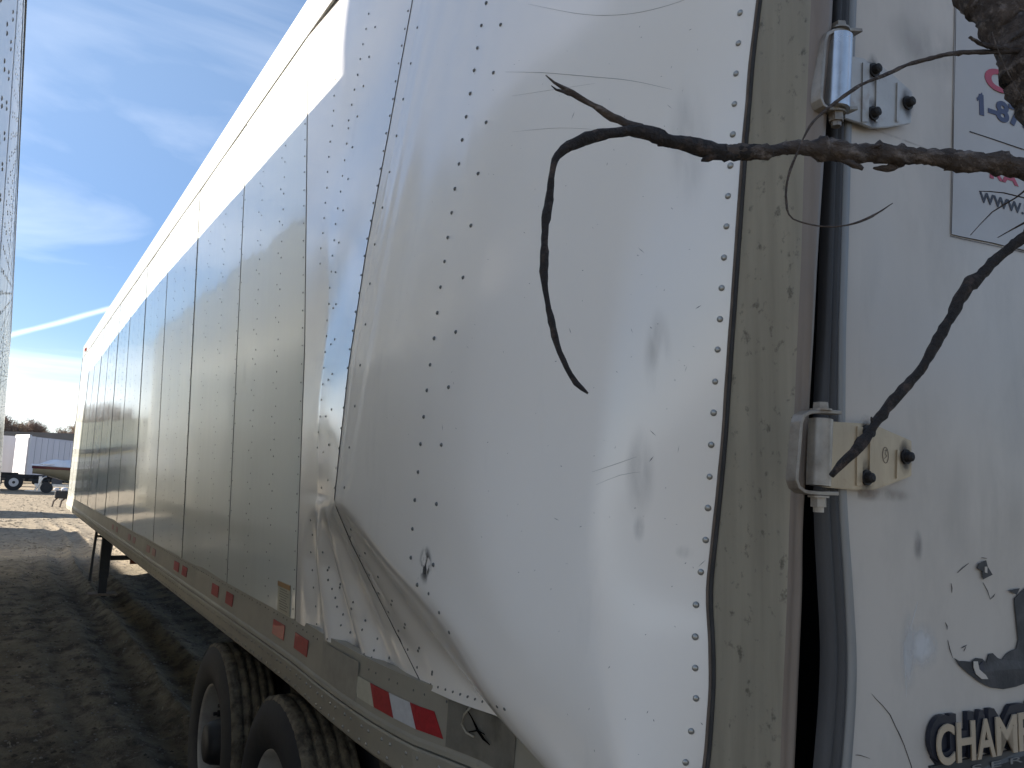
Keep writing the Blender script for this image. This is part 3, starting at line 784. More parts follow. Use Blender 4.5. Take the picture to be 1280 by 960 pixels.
def build_door():
    nu = 40; vs = []; fs = []; far = 1.42
    for z in ZD:
        a = T1(z) + DU * .004
        for i in range(nu + 1):
            p = a + DU * (far * (i / nu) ** 1.5)
            vs.append(p + bulge(p, z) * smooth(0, .12, (p - a).length))
    for j in range(len(ZD) - 1):
        for i in range(nu): q = j * (nu + 1) + i; fs.append((q, q + 1, q + nu + 2, q + nu + 1))
    # back face and rim give the panel its 30 mm thickness
    k = len(vs); vs += [v - DN * .03 for v in vs]; m = nu + 1; nz_ = len(ZD)
    fs += [tuple(x + k for x in reversed(f)) for f in fs]
    rim = [j * m for j in range(nz_)] + [(nz_ - 1) * m + i for i in range(1, m)] + [j * m + nu for j in range(nz_ - 2, -1, -1)] + [i for i in range(nu - 1, 0, -1)]
    for i in range(len(rim)): a, b = rim[i], rim[(i + 1) % len(rim)]; fs.append((a, b, b + k, a + k))
    o = mesh('rear_door', vs, fs, M_door, TR, True)
    o.data.set_sharp_from_angle(angle=math.radians(40)) if hasattr(o.data, 'set_sharp_from_angle') else None
    o['label'] = 'dirty white rear door with lettering and a peeling black logo'
    return o
DOOR = build_door()
DBV = bvh_of(DOOR)
def ds(px, py, off=.0012):
    """point on the real door skin"""
    d = ray(px, py).normalized(); h = DBV.ray_cast(CAM, d)
    p = h[0] if h[0] else dp(px, py)
    return p + DN * off
strip('edge_trim', lambda z: [T0(z) - DN * .02, T0(z) + DN * .003, T0(z).lerp(T1(z), .3) + DN * .006, T0(z).lerp(T1(z), .85) + DN * .006, T1(z) + DN * .002, T1(z) + DU * .001 - DN * .01], M_trim, DOOR, zs=ZD)
strip('edge_gap', lambda z: [T1(z) - DN * .003, T1(z) + DU * .006 - DN * .002], M_black, DOOR, zs=ZD)
def sec_seal(z):
    a, b = S0(z), T0(z); w = .0015 * noise.noise(Vector((3, 3, z * 6)))
    return [a - DN * .012, a + DN * (.004 + w), a.lerp(b, .2) + DN * (.010 + w), a.lerp(b, .42) + DN * .006, a.lerp(b, .5) + DN * .002, a.lerp(b, .62) + DN * .007, a.lerp(b, .85) + DN * .007, b - DN * .004]
strip('door_seal', sec_seal, M_rubber, DOOR, zs=ZD)
strip('gap_shade_sheet', lambda z: [L_L(z) + Vector((.0, .085, 0)), L_L(z) + Vector((.02, .14, 0)), Vector((3.2, 1.10, z))], M_black)  # black sheet added behind the gap so it stays dark
# black strip behind the gap, its shade put into the colour
strip('gap_shade_strip', lambda z: [L_L(z) + Vector((0, .09, 0)), S0(z) + Vector((.06, .10, 0))], M_black, zs=ZD)
# right door and header and sill, closing the rear of the box
bm = bmesh.new()
pr = DP + DU * 1.47
box(bm, ((pr.x + XR) / 2 + .0, .83, 2.25), (XR - pr.x - .02, .035, 2.5)); bmobj('rear_door', bm, M_door, TR)['label'] = 'second rear door on the far side'
bm = bmesh.new(); box(bm, (2.15, .90, 3.58), (2.2, .12, .16)); bevel(bm, .01); bmobj('rear_header', bm, M_post, TR)
bm = bmesh.new(); box(bm, (2.15, .93, .99), (2.18, .14, .16)); bevel(bm, .01); bmobj('rear_sill', bm, M_post, TR)

# decals -----------------------------------------------------------------
def dpoly(name, pts, m, off=.0015, parent=None, lab=None, th=.0008):
    base = [dp(a, b) for a, b in pts]
    o = polyprism(name, [ds(a, b, off) for a, b in pts], DN, th, m, parent or DOOR)
    if lab: o['label'] = lab
    return o
# the decal sheet follows the skin: gridded
def dgrid(name, c, nu, nv, m, off, parent, lab=None):
    vs = []; fs = []
    for j in range(nv + 1):
        for i in range(nu + 1):
            u, v = i / nu, j / nv
            px = lerp(lerp(c[0][0], c[1][0], u), lerp(c[3][0], c[2][0], u), v); py = lerp(lerp(c[0][1], c[1][1], u), lerp(c[3][1], c[2][1], u), v)
            vs.append(ds(px, py, off))
    for j in range(nv):
        for i in range(nu): a = j * (nu + 1) + i; fs.append((a, a + nu + 1, a + nu + 2, a + 1))
    o = mesh(name, vs, fs, m, parent, True)
    if lab: o['label'] = lab
    return o
def dtube(name, pts, r, m, parent=None, off=.0012, seg=5, seed=1):
    bm = bmesh.new(); tube(bm, [ds(a, b, off) for a, b in pts], r, seg, .25, seed); return bmobj(name, bm, m, parent or DOOR)
DEC = dgrid('decal', [(1193.5, -30), (1330, -30), (1330, 323), (1187.5, 293)], 12, 16, M_decal, .0016, TR, 'off-white rectangular phone number decal')
dtube('decal_border', [(1196, -30), (1194, 0), (1193, 60), (1191, 140), (1190, 220), (1188, 293), (1200, 296), (1240, 304), (1280, 314), (1320, 322)], [.0007] * 10, M_crack, DEC, .0018)
dtube('decal_border', [(1187, 295), (1200, 298.5), (1240, 307), (1290, 318)], .0006, M_crack, DEC, .0018)
def dtext(name, s, px, py, px2, py2, hpx, m, parent, off=.0022, ext=.0003, bold=.0, space=1.0, bevelw=0.0, xsc=None, split=False):
    """text with its baseline starting at one pixel, running toward another; hpx is the letter height in pixels"""
    a = ds(px, py, off); b = ds(px2, py2, off); t = ds(px, py - hpx, off)
    u = (b - a); u = u.normalized(); h = (t - a).length
    cu = bpy.data.curves.new(name, 'FONT'); cu.body = s; cu.size = h / .70; cu.extrude = ext; cu.offset = bold * h; cu.space_character = space
    cu.bevel_depth = bevelw; cu.resolution_u = 6
    tmp = bpy.data.objects.new('tmp', cu); COL.objects.link(tmp)
    bpy.context.view_layer.update()
    me = bpy.data.meshes.new_from_object(tmp.evaluated_get(bpy.context.evaluated_depsgraph_get()))
    bpy.data.objects.remove(tmp)
    xs = [v.co.x for v in me.vertices]
    want = (b - a).length; sc = want / (max(xs) - min(xs)) if xsc is None else xsc
    x0 = min(xs); up = Vector((0, 0, 1)); up = (up - u * up.dot(u)).normalized() if False else up
    nn = u.cross(up).normalized()
    for v in me.vertices:
        c = v.co.copy(); v.co = a + u * ((c.x - x0) * sc) + up * c.y + nn * c.z
    me.name = name; me.update(); me.materials.clear()
    if not split:
        o = link(name, me, m, parent)
        if len(s) > 3: o['kind'] = 'stuff'
        return o
    n = len(me.vertices); comp = list(range(n))
    def find(q):
        while comp[q] != q: comp[q] = comp[comp[q]]; q = comp[q]
        return q
    for e in me.edges: comp[find(e.vertices[0])] = find(e.vertices[1])
    groups = {}
    for p in me.polygons: groups.setdefault(find(p.vertices[0]), []).append(p)
    o = None
    for gk, ps in groups.items():
        mp_ = {}; vv = []; ff = []
        for p in ps:
            f = []
            for q in p.vertices:
                if q not in mp_: mp_[q] = len(vv); vv.append(me.vertices[q].co.copy())
                f.append(mp_[q])
            ff.append(f)
        o = mesh(name, vv, ff, m, parent)
    bpy.data.meshes.remove(me)
    return o
dtext('letter', 'CALL', 1230, 108, 1329, 140, 25, M_redp, DEC, bold=.06, split=True)
dpoly('lettering', [(1219.5, 123), (1226, 116), (1227, 121), (1220.5, 127)], M_navy, .0026, DEC, th=.0006)
dtext('digit', '1-877', 1223, 142.5, 1292, 164, 24, M_navy, DEC, bold=.055, split=True)
dtube('rule_line', [(1211, 165), (1240, 174.5), (1280, 188), (1300, 195)], .0011, M_ink, DEC, .0022)
dtext('lettering', 'WWW.NA', 1223, 252, 1302, 275, 13, M_ink, DEC, bold=.035)['label'] = 'black web address starting WWW.N'
dtext('lettering', 'RA', 1236, 222, 1272, 233, 16, M_redp, DEC, bold=.05)['label'] = 'red letters half hidden by the branch'

# peeled round logo
LOGO = dpoly('peeling_logo', [(1191, 822), (1197, 826), (1205, 826), (1212, 827), (1218, 822), (1226, 823), (1231, 828), (1234, 817), (1239, 816), (1245, 822), (1251, 824), (1256, 817), (1262, 813),
      (1268, 811), (1271, 800), (1269, 780), (1267, 762), (1266, 748), (1272, 742), (1277, 737), (1283, 732), (1340, 720), (1340, 830), (1300, 847), (1284, 852), (1268, 858), (1252, 861), (1236, 859), (1222, 852), (1208, 841), (1198, 832)],
      M_peel, .003, TR, lab='peeling remains of a round black logo')
for pts in ([(1221, 704), (1230, 700), (1232, 708), (1238, 718), (1226, 724), (1225, 714), (1219, 710)], [(1258, 738), (1266, 736), (1272, 735), (1268, 743)],
            [(1214, 840), (1220, 832), (1226, 826), (1228, 836), (1220, 842)]):
    dpoly('vinyl_scrap', pts, M_peel if pts[0][0] != 1214 else M_ink, .0042, LOGO)
dpoly('peeled_patch', [(1214, 826), (1219, 826), (1221, 836), (1229, 843), (1232, 848), (1224, 848), (1217, 842), (1214, 834)], M_door, .0048, LOGO)
dpoly('peeled_patch', [(1228, 708), (1231, 708), (1231, 716), (1228, 715)], M_door, .0048, LOGO)
for k, (a, b) in enumerate([((1196, 716), (1210, 704)), ((1226, 697), (1233, 698)), ((1188, 729), (1189, 741)), ((1228, 728), (1237, 749)), ((1237, 749), (1243, 742)), ((1181, 778), (1183, 787)), ((1201, 810), (1208, 806)), ((1204, 814), (1207, 808)), ((1184, 800), (1190, 822))]):
    dtube('glue_line', [a, ((a[0] + b[0]) / 2 + random.uniform(-1.5, 1.5), (a[1] + b[1]) / 2), b], [.0004, .0008, .0003], M_crack, LOGO, .0012, 5, k)
# chrome-style raised emblem
EMB = dpoly('name_emblem', [(1160, 925), (1166, 915), (1200, 911), (1240, 904), (1290, 895), (1340, 886), (1340, 915), (1290, 926), (1240, 937), (1200, 946), (1178, 955), (1168, 955), (1162, 947)], M_emb, .004, TR, lab='raised black nameplate with tan capital letters', th=.004)
dpoly('emblem_bar', [(1160, 957), (1172, 955), (1200, 949), (1240, 941), (1290, 930), (1340, 920), (1340, 960), (1240, 975), (1165, 985)], mat('emblem_bar', (.04, .042, .045), .5, var=.3, vscale=30), .005, EMB, th=.005)
for ch, x0, y0, x1, y1, h_ in (('C', 1162, 953, 1184, 949.5, 49), ('H', 1187, 949, 1210, 945, 48.5), ('A', 1212, 945, 1235, 941, 47.5), ('M', 1236, 940.5, 1262, 935.5, 46.5), ('P', 1264, 935, 1282, 931.5, 46),
                            ('I', 1286, 930.5, 1292, 929.5, 45.5), ('O', 1296, 928.5, 1318, 924, 45), ('N', 1322, 923, 1343, 919, 44.5)):
    dtext('black_letter', ch, x0 - 6, y0 - 3, x1 + 1.5, y1 - 4, h_ + 5, M_emb, EMB, off=.006, ext=.004, bold=.055)
    dtext('raised_letter', ch, x0, y0, x1, y1, h_, M_gold, EMB, off=.0135, ext=.0012, bold=.03)
dtext('small_lettering', 'S E R I E S', 1210, 963, 1330, 940, 8, M_trim, EMB, off=.0072, ext=.0003)
# cracks, scratches
dtube('crack', [(1089, 867), (1094, 873), (1103, 882), (1112, 893), (1119, 908), (1124, 918), (1130, 932), (1138, 955), (1142, 970)], [.0002, .0005, .0006, .0007, .0006, .0009, .0006, .0007, .0006], M_crack, TR, .0008)
dtube('crack', [(1064, 943), (1075, 944), (1087, 948)], [.0008, .0006, .0002], M_crack, TR, .0008)
def dsoft(name, px, py, w, h, col, amt, lab, scale=30, lo=.3, hi=.6, st=(1, 1, .6)):
    c = ds(px, py, .0009); vs = [ds(px + w * (2 * i / 4 - 1), py + h * (2 * j / 4 - 1), .0009) for j in range(5) for i in range(5)]
    fs = [(j * 5 + i, (j + 1) * 5 + i, (j + 1) * 5 + i + 1, j * 5 + i + 1) for j in range(4) for i in range(4)]
    sx = (vs[4] - vs[0]).length / 2; sz = abs(vs[0].z - vs[-1].z) / 2
    o = mesh(name, vs, fs, alpha_mat(name, col, scale, st, lo, hi, amt, c, (sx, sx, sz)), TR, True); o['label'] = lab
def door_marks():
    dsoft('scrape', 1153, 808, 24, 34, (.66, .65, .64), .75, 'pale scraped patch on the door')
    dsoft('scrape', 1135, 815, 12, 60, (.62, .61, .60), .6, 'long pale rub on the door', st=(1, 1, .2))
    dsoft('smudge', 1147, 682, 7, 24, (.24, .22, .21), .5, 'faint grey smudge on the door')
    dsoft('smudge', 1165, 60, 60, 70, (.30, .28, .26), .45, 'grimy haze above the hinge', 9, .4, .7)
    dsoft('smudge', 1120, 172, 50, 16, (.25, .17, .12), .5, 'rusty run below the upper hinge', 20, .35, .6)
    dsoft('smudge', 1100, 618, 55, 14, (.22, .16, .12), .55, 'rusty run below the lower hinge', 20, .35, .6)
    dsoft('smudge', 1230, 640, 60, 120, (.30, .28, .26), .35, 'faint dirt streaks on the door', 7, .45, .7, (1, 1, .2))
    dsoft('smudge', 1100, 420, 45, 160, (.30, .28, .26), .35, 'faint dirt streaks beside the seal', 9, .45, .7, (1, 1, .15))
dtube('scratch', [(1147, 752), (1140, 778), (1134, 802), (1131, 830), (1133, 872)], [.0002, .0005, .0007, .0005, .0002], M_scr, TR, .0004)
# wheel-arch... scuff marks on the near side panel (rubbed-off paint, thin films on the sheet)
def film(name, pts, m, lab=None, nu=6):
    """thin soft patch lying on the buckled sheet"""
    q = [hit(a, b) for a, b in pts]; vs = [h[0] + h[1] * .0007 for h in q if h]
    c = sum(vs, Vector()) / len(vs); k = len(vs)
    o = mesh(name, vs + [c], [(i, (i + 1) % k, k) for i in range(k)], m, TR)
    if lab: o['label'] = lab
    return o
def alpha_mat(name, col, scale, stretch, lo, hi, amt, center, size):
    m = bpy.data.materials.new(name); m.use_nodes = True; n, l = m.node_tree.nodes, m.node_tree.links
    b = n['Principled BSDF']; b.inputs['Base Color'].default_value = (*col, 1); b.inputs['Roughness'].default_value = .55
    t = N(n, 'ShaderNodeTexCoord'); mpp = N(n, 'ShaderNodeMapping'); mpp.inputs['Scale'].default_value = stretch; l.new(t.outputs['Object'], mpp.inputs[0])
    q = N(n, 'ShaderNodeTexNoise'); q.inputs['Scale'].default_value = scale; q.inputs['Detail'].default_value = 8; l.new(mpp.outputs[0], q.inputs[0])
    r = N(n, 'ShaderNodeMapRange'); r.inputs[1].default_value = lo; r.inputs[2].default_value = hi; r.inputs[4].default_value = amt; l.new(q.outputs[0], r.inputs[0])
    # soft elliptical limit around the rubbed spot
    sb = N(n, 'ShaderNodeVectorMath', operation='SUBTRACT'); l.new(t.outputs['Object'], sb.inputs[0]); sb.inputs[1].default_value = center
    dv = N(n, 'ShaderNodeVectorMath', operation='DIVIDE'); l.new(sb.outputs[0], dv.inputs[0]); dv.inputs[1].default_value = size
    ln = N(n, 'ShaderNodeVectorMath', operation='LENGTH'); l.new(dv.outputs[0], ln.inputs[0])
    e = N(n, 'ShaderNodeMapRange', interpolation_type='SMOOTHSTEP'); e.inputs[1].default_value = 1.0; e.inputs[2].default_value = .2; e.inputs[3].default_value = 0; e.inputs[4].default_value = 1; l.new(ln.outputs['Value'], e.inputs[0])
    l.new(mathn(n, l, 'MULTIPLY', r.outputs[0], e.outputs[0]), b.inputs['Alpha'])
    return m
def scuff(px, py, wpx, hpx, col, amt=.6, slant=0.0, scale=14, lo=.35, hi=.6, st=(1, 1, .25), lab='rubbed grey scuff'):
    c = hit(px, py)
    if not c: return
    nu, nv = 4, 8; vs = []; fs = []
    for j in range(nv + 1):
        for i in range(nu + 1):
            y = py + hpx * (2 * j / nv - 1); x = px + wpx * (2 * i / nu - 1) - slant * hpx * (2 * j / nv - 1)
            h = hit(x, y) or c; vs.append(h[0] + h[1] * .0008)
    for j in range(nv):
        for i in range(nu): a = j * (nu + 1) + i; fs.append((a, a + nu + 1, a + nu + 2, a + 1))
    sx = (vs[nu] - vs[0]).length / 2; sz = abs(vs[0].z - vs[-1].z) / 2
    o = mesh('scuff_mark', vs, fs, alpha_mat('scuff', col, scale, st, lo, hi, amt, c[0], (sx, sx, sz)), TR, True); o['label'] = lab
door_marks()
scuff(822, 440, 20, 62, (.36, .33, .31), .45, .12, lab='brownish vertical scuff in the middle of the rear panel')
scuff(800, 590, 22, 70, (.40, .40, .40), .4, .05, lab='long grey scuff low on the rear panel')
scuff(799, 660, 9, 22, (.4, .4, .4), .35, 0)
scuff(532, 706, 9, 30, (.05, .05, .05), .9, 0, 60, .45, .55, (1, 1, .6), lab='black scrape marks beside the rivets')
scuff(856, 690, 14, 12, (.4, .4, .38), .35, 0)
scuff(860, 180, 30, 90, (.45, .45, .45), .25, 0)
def scratch(pts, r, m=None, seed=0):
    q = [hit(a, b) for a, b, _ in densify([(a, b, 0) for a, b in pts], 12)]; q = [h[0] + h[1] * .0002 for h in q if h]
    bm = bmesh.new(); tube(bm, q, [r * (.35 + .65 * math.sin(PI * i / max(1, len(q) - 1))) for i in range(len(q))], 4, .3, seed); bmobj('scratch', bm, m or M_smudge, TR)
scratch([(632, 90), (680, 91), (740, 96), (790, 101), (840, 112)], .0006)
scratch([(660, 5), (730, 18), (790, 17), (850, 2), (900, -20)], .0005)
scratch([(740, 590), (770, 580), (796, 571)], .0005); scratch([(745, 606), (775, 594), (800, 590)], .0004)
rnd = random.Random(77); vv = []; ff = []
for _ in range(170):
    px, py = rnd.uniform(470, 885), rnd.uniform(5, 950); q = hit(px, py)
    if not q: continue
    a = rnd.uniform(0, PI); L = rnd.uniform(.0008, .0035) * (3 if rnd.random() < .12 else 1); w = rnd.uniform(.0003, .0009)
    t1 = q[1].cross(Vector((0, 0, 1))).normalized(); t2 = t1.cross(q[1]); d1 = t1 * math.cos(a) + t2 * math.sin(a); d2 = -t1 * math.sin(a) + t2 * math.cos(a); c = q[0] + q[1] * .0003; k = len(vv)
    vv += [c + d1 * L, c + d2 * w, c - d1 * L, c - d2 * w]; ff.append((k, k + 1, k + 2, k + 3))
tag(mesh('paint_chips', vv, ff, mat('chip_grey', (.17, .16, .155), .7), TR), 'tiny scattered paint chips and flecks of dirt', kind='stuff')
scratch([(640, 165), (700, 160), (760, 163)], .0003); scratch([(640, 120), (745, 104)], .0003)

# ---- door hinges -------------------------------------------------------------
def hinge(lower):
    if not lower:
        pin_t, pin_b, rpx = (1049, 47), (1045, 137), 13.5
        spine = [(1027, 52), (1022, 136)]; leaf = [(1056, 69), (1066, 70), (1081, 73), (1085, 76), (1100, 80), (1120, 96), (1141, 115), (1139, 154), (1110, 159), (1090, 160), (1076, 154), (1056, 148)]
        bolts = [(1092, 88), (1091, 142), (1134, 129)]; ridge = [(1079, 1087), (75, 155)]; lm = M_leafg; mark = None
        lab = 'upper door hinge with a shiny silver barrel'
    else:
        pin_t, pin_b, rpx = (1026, 524), (1023, 607), 13
        spine = [(997, 520), (991, 610)]; leaf = [(1030, 526), (1060, 528), (1092, 530), (1117, 541), (1140, 551), (1140, 595), (1117, 604), (1094, 612), (1060, 612), (1030, 609)]
        bolts = [(1083, 541), (1083, 597), (1132, 571)]; ridge = [(1072, 1079), (530, 610)]; lm = M_leafb; mark = (1107, 569)
        lab = 'lower door hinge with a tan plate'
    H = polyprism('hinge', [dp(a, b, .016) for a, b in leaf], DN, .006, lm, TR); H['label'] = lab
    bm = bmesh.new(); bm.from_mesh(H.data); bmesh.ops.bevel(bm, geom=[e for e in bm.edges if e.is_boundary is False and len(e.link_faces) == 2 and e.calc_face_angle(0) > .6], offset=.0012, segments=2, affect='EDGES'); bm.to_mesh(H.data); bm.free()
    # raised channels pressed in the plate
    for x0, x1 in ((ridge[0][0], ridge[0][1]), (ridge[0][1] + 9, ridge[0][1] + 12), (1122, 1125)):
        yt = ridge[1][0] + 3 + (x0 - ridge[0][0]) * (.75 if x0 < 1120 else .58); yb = ridge[1][1] - (3 if x0 < 1100 else (12 if lower else 3))
        polyprism('pressed_rib', [dp(x0, yt, .0185), dp(x1, yt + 1, .0185), dp(x1 - 1, yb, .0185), dp(x0 - 1, yb, .0185)], DN, .003, lm, H)
    for i, (a, b) in enumerate(bolts):
        c = dp(a, b, .016); bm = bmesh.new()
        cyl(bm, c, c + DN * .003, .0125, seg=18); cyl(bm, c + DN * .002, c + DN * .012, .0088, .0078, seg=14); cyl(bm, c + DN * .012, c + DN * .0145, .0078, .004, seg=14)
        bmobj('bolt', bm, M_soot, H)
    q = dp(bolts[0][0], (bolts[0][1] + bolts[1][1]) / 2, .0166); r2 = (dp(*bolts[0]) - dp(*bolts[1])).length / 2
    # soot round the bolts, stretched tall to put the groove's shade into colour
    for a, b in bolts:
        c = dp(a, b, .0168); rr = .021; vs = [c + (DU * math.cos(t) + Vector((0, 0, 1)) * math.sin(t) * 1.7) * rr * random.uniform(.8, 1.15) for t in [2 * PI * k / 14 for k in range(14)]]
        m = alpha_mat('soot_and_groove_shade', (.03, .02, .018), 60, (1, 1, 1), .2, .6, .85, c, (rr, rr, rr * 1.7))
        mesh('soot_and_groove_shade', vs + [c], [(k, (k + 1) % 14, 14) for k in range(14)], m, H)
    if mark:
        c = dp(*mark, .0166); bm = bmesh.new()
        tube(bm, [c + (DU * math.cos(t) * .0068 + Vector((0, 0, 1)) * math.sin(t) * .013) for t in [2 * PI * k / 20 for k in range(21)]], .0004, 4)
        for s in ((-.002, .007, .003, .009), (.003, .009, -.001, .002), (-.001, .002, .003, -.001), (.003, -.001, -.003, -.006)):
            cyl(bm, c + DU * s[0] + Vector((0, 0, s[1])), c + DU * s[2] + Vector((0, 0, s[3])), .0004, seg=4)
        bmobj('stamped_mark', bm, M_crack, H)
    # barrel
    depth = .034; a, b = dp(*pin_t, depth), dp(*pin_b, depth)
    wpx = (dp(pin_t[0] + rpx, pin_t[1], depth) - a).length * .80
    bm = bmesh.new(); cyl(bm, a, b, wpx, seg=28)
    bevel(bm, .0012, 1) if False else None
    o = bmobj('barrel', bm, M_old if lower else M_steel, H, True); o.data.set_sharp_from_angle(angle=math.radians(40))
    # the plate wraps toward the barrel
    ax = (a - b).normalized()
    # bent strap bracket welded to the post: spine and two arms
    s1, s2 = dp(*spine[0], .012), dp(*spine[1], .012)
    st_, sb_ = s1, s2
    wv = DN * .020
    def strap(pts, w):
        vs = []; fs = []
        for i, p in enumerate(pts):
            t = (pts[min(i + 1, len(pts) - 1)] - pts[max(0, i - 1)]).normalized(); nn = t.cross(DN).normalized() * .003
            vs += [p - nn - DN * w, p - nn + DN * w, p + nn + DN * w, p + nn - DN * w]
        for i in range(len(pts) - 1):
            for q_ in range(4): fs.append((i * 4 + q_, i * 4 + (q_ + 1) % 4, i * 4 + 4 + (q_ + 1) % 4, i * 4 + 4 + q_))
        fs += [(0, 1, 2, 3), tuple(len(vs) - 4 + q_ for q_ in (3, 2, 1, 0))]
        o = mesh('strap_bracket', vs, fs, M_old, H)
        bm = bmesh.new(); bm.from_mesh(o.data); bmesh.ops.recalc_face_normals(bm, faces=bm.faces); bevel(bm, .0008, 1); bm.to_mesh(o.data); bm.free()
    D2 = .031
    if not lower: path = [(1072, 41), (1050, 40), (1036, 42), (1029, 46), (1026, 54), (1023, 95), (1021, 126), (1024, 134), (1030, 138), (1042, 138), (1066, 138)]
    else: path = [(1046, 516), (1022, 515), (1006, 516), (999, 520), (996, 528), (993, 565), (990, 600), (993, 609), (1000, 614), (1014, 616), (1042, 617)]
    strap([dp(x, y, D2) for x, y, _ in densify([(x, y, 0) for x, y in path], 5)], .0105)
    # bolt head above and nut below
    up = Vector((0, 0, 1))
    t0 = dp(pin_t[0], path[0][1], D2); b0 = dp(pin_b[0], path[-1][1], D2)
    bm = bmesh.new(); cyl(bm, t0 + up * .003, t0 + up * .006, .0165, seg=20); cyl(bm, t0 + up * .006, t0 + up * .016, .0125, .0118, seg=6); bmobj('bolt_head', bm, M_old, H)
    bm = bmesh.new(); cyl(bm, b0 - up * .006, b0 - up * .003, .0155, seg=20); cyl(bm, b0 - up * .020, b0 - up * .006, .0122, seg=6); cyl(bm, b0 - up * .028, b0 - up * .02, .008, seg=12); bmobj('nut', bm, M_old, H)
    # weld bead and grime along the spine
    bm = bmesh.new(); tube(bm, [dp(x - 3.5, y, .004) for x, y, _ in densify([(spine[0][0], spine[0][1] + 2, 0), (spine[1][0], spine[1][1] - 2, 0)], 3)], .0045, 8, .3, 5); bmobj('weld_bead', bm, M_rust, H)
    return H
hinge(False); hinge(True)

# ---- wheels -------------------------------------------------------------
def lathe(name, prof, c, material, parent, seg=64, fn=None):
    """profile of (x offset from centre plane, radius) spun round the axle (X axis)"""
    vs = []; fs = []; m = len(prof)
    for k in range(seg):
        a = 2 * PI * k / seg
        for i, (x, r) in enumerate(prof):
            rr = r + (fn(i, k) if fn else 0)
            vs.append((c[0] + x, c[1] + rr * math.cos(a), c[2] + rr * math.sin(a)))
    for k in range(seg):
        for i in range(m - 1):
            a, b = k * m + i, ((k + 1) % seg) * m + i; fs.append((a, a + 1, b + 1, b))
    o = mesh(name, vs, fs, material, parent, True)
    bm = bmesh.new(); bm.from_mesh(o.data); bmesh.ops.recalc_face_normals(bm, faces=bm.faces); bm.to_mesh(o.data); bm.free()
    return o
def wheel(x0, y, zc_, outer=True, R_=.475):
    """x0: outer face"""
    w = .245; c = (x0, y, zc_)
    side = [(.045, .265), (.018, .285), (.006, .33), (.0, .375), (.008, .42), (.022, .452)]
    o = lathe('wheel', side + [(.028, .462)], c, M_tyre, TR, 72)
    o['label'] = 'muddy dual tyre with pale rim' if outer else 'inner dual tyre'
    tp = []
    xs_ = [.024, .030, .044]
    prof = [(.022, .455), (.028, .466), (.034, .470)]
    g = [.075, .118, .160, .2]
    x = .036
    for gx in g:
        prof += [(gx - .006, R_), (gx - .004, R_ - .013), (gx + .004, R_ - .013), (gx + .006, R_)]
    prof += [(.222, .470), (.236, .45), (.245, .38), (.21, .27)]
    def nf(i, k):
        return .006 * noise.noise(Vector((i * .9, math.cos(k * .0873) * 14, math.sin(k * .0873) * 14))) + (.004 if k % 2 and i < 3 else 0)
    lathe('tread', prof, c, M_tread, o, 144, nf)
    if outer:
        lathe('rim', [(.045, .268), (.030, .280), (.026, .272), (.040, .262), (.085, .25), (.13, .235), (.15, .20), (.155, .145), (.14, .13)], c, M_rim, o, 64)
        lathe('hub', [(.15, .15), (.10, .145), (.08, .11), (.03, .10), (.005, .085), (.0, .05), (-.005, .0)], c, M_blackm, o, 36)
        for k in range(10):
            a = 2 * PI * k / 10; bm = bmesh.new(); p = Vector((x0 + .13, y + .168 * math.cos(a), zc_ + .168 * math.sin(a)))
            cyl(bm, p, p - Vector((.045, 0, 0)), .017, seg=6); cyl(bm, p - Vector((.045, 0, 0)), p - Vector((.065, 0, 0)), .009, seg=8); bmobj('lug_nut', bm, M_blackm, o)
    return o
for y in (4.30, 3.20):
    wheel(.955, y, .37); wheel(1.24, y, .37, False); wheel(2.74, y, .37, False); wheel(3.02, y, .37, False)
    bm = bmesh.new(); cyl(bm, (1.2, y, .37), (3.1, y, .37), .065, seg=20); bmobj('axle', bm, M_blackm, TR, True)

# ---- landing gear ------------------------------------------------------
LG = 12.15
bm = bmesh.new(); box(bm, (1.215, LG, .60), (.12, .12, .72)); bevel(bm, .008)
leg = bmobj('landing_leg', bm, M_blackm, TR)
bm = bmesh.new(); box(bm, (1.215, LG, .12), (.10, .10, .26)); bmobj('inner_tube', bm, M_blackm, leg)
bm = bmesh.new(); box(bm, (1.225, LG, .030), (.34, .24, .025)); bevel(bm, .006); bmobj('foot_plate', bm, M_rust, leg)
bm = bmesh.new(); box(bm, (2.95, LG, .50), (.12, .12, .96)); bevel(bm, .008); bmobj('landing_leg', bm, M_blackm, TR)
bm = bmesh.new(); box(bm, (2.0, LG, .50), (1.6, .06, .06)); bmobj('cross_brace', bm, M_blackm, TR)
bm = bmesh.new(); box(bm, (1.56, LG - .06, .50), (.09, .05, .16)); bevel(bm, .01); bmobj('gear_fitting', bm, M_orangem, TR)
bm = bmesh.new(); tube(bm, [(1.075, LG - .10, .93), (1.07, LG - .12, .86), (1.055, LG - .14, .55), (1.045, LG - .14, .22)], .018, 8); cyl(bm, (1.07, LG - .1, .80), (1.2, LG - .05, .78), .015, seg=8); bmobj('crank_handle', bm, M_blackm, TR)
bm = bmesh.new(); tube(bm, [(1.25, LG + .08, .25), (1.45, LG + 1.3, .95)], .02, 6); bmobj('leg_brace', bm, M_blackm, TR)
finish_parent(TR)

# ------------------------------------------------------------------ LEFT TRAILER (its side almost edge-on at the left border)
LT = thing('semi_trailer', 'long pale trailer seen almost edge-on at the left border of the view', 'trailer', (-1.3, 9, 0))
def lroof(y): return 3.70 + .016 * (y - 1.35)
def lx(y, z):
    t = lroof(y); return lerp(-.172, -.222, (y - 4.4) / 13) * (t - 1.706) / 2.259 + (t - z) * .045
LY0, LY1 = 1.35, 16.3

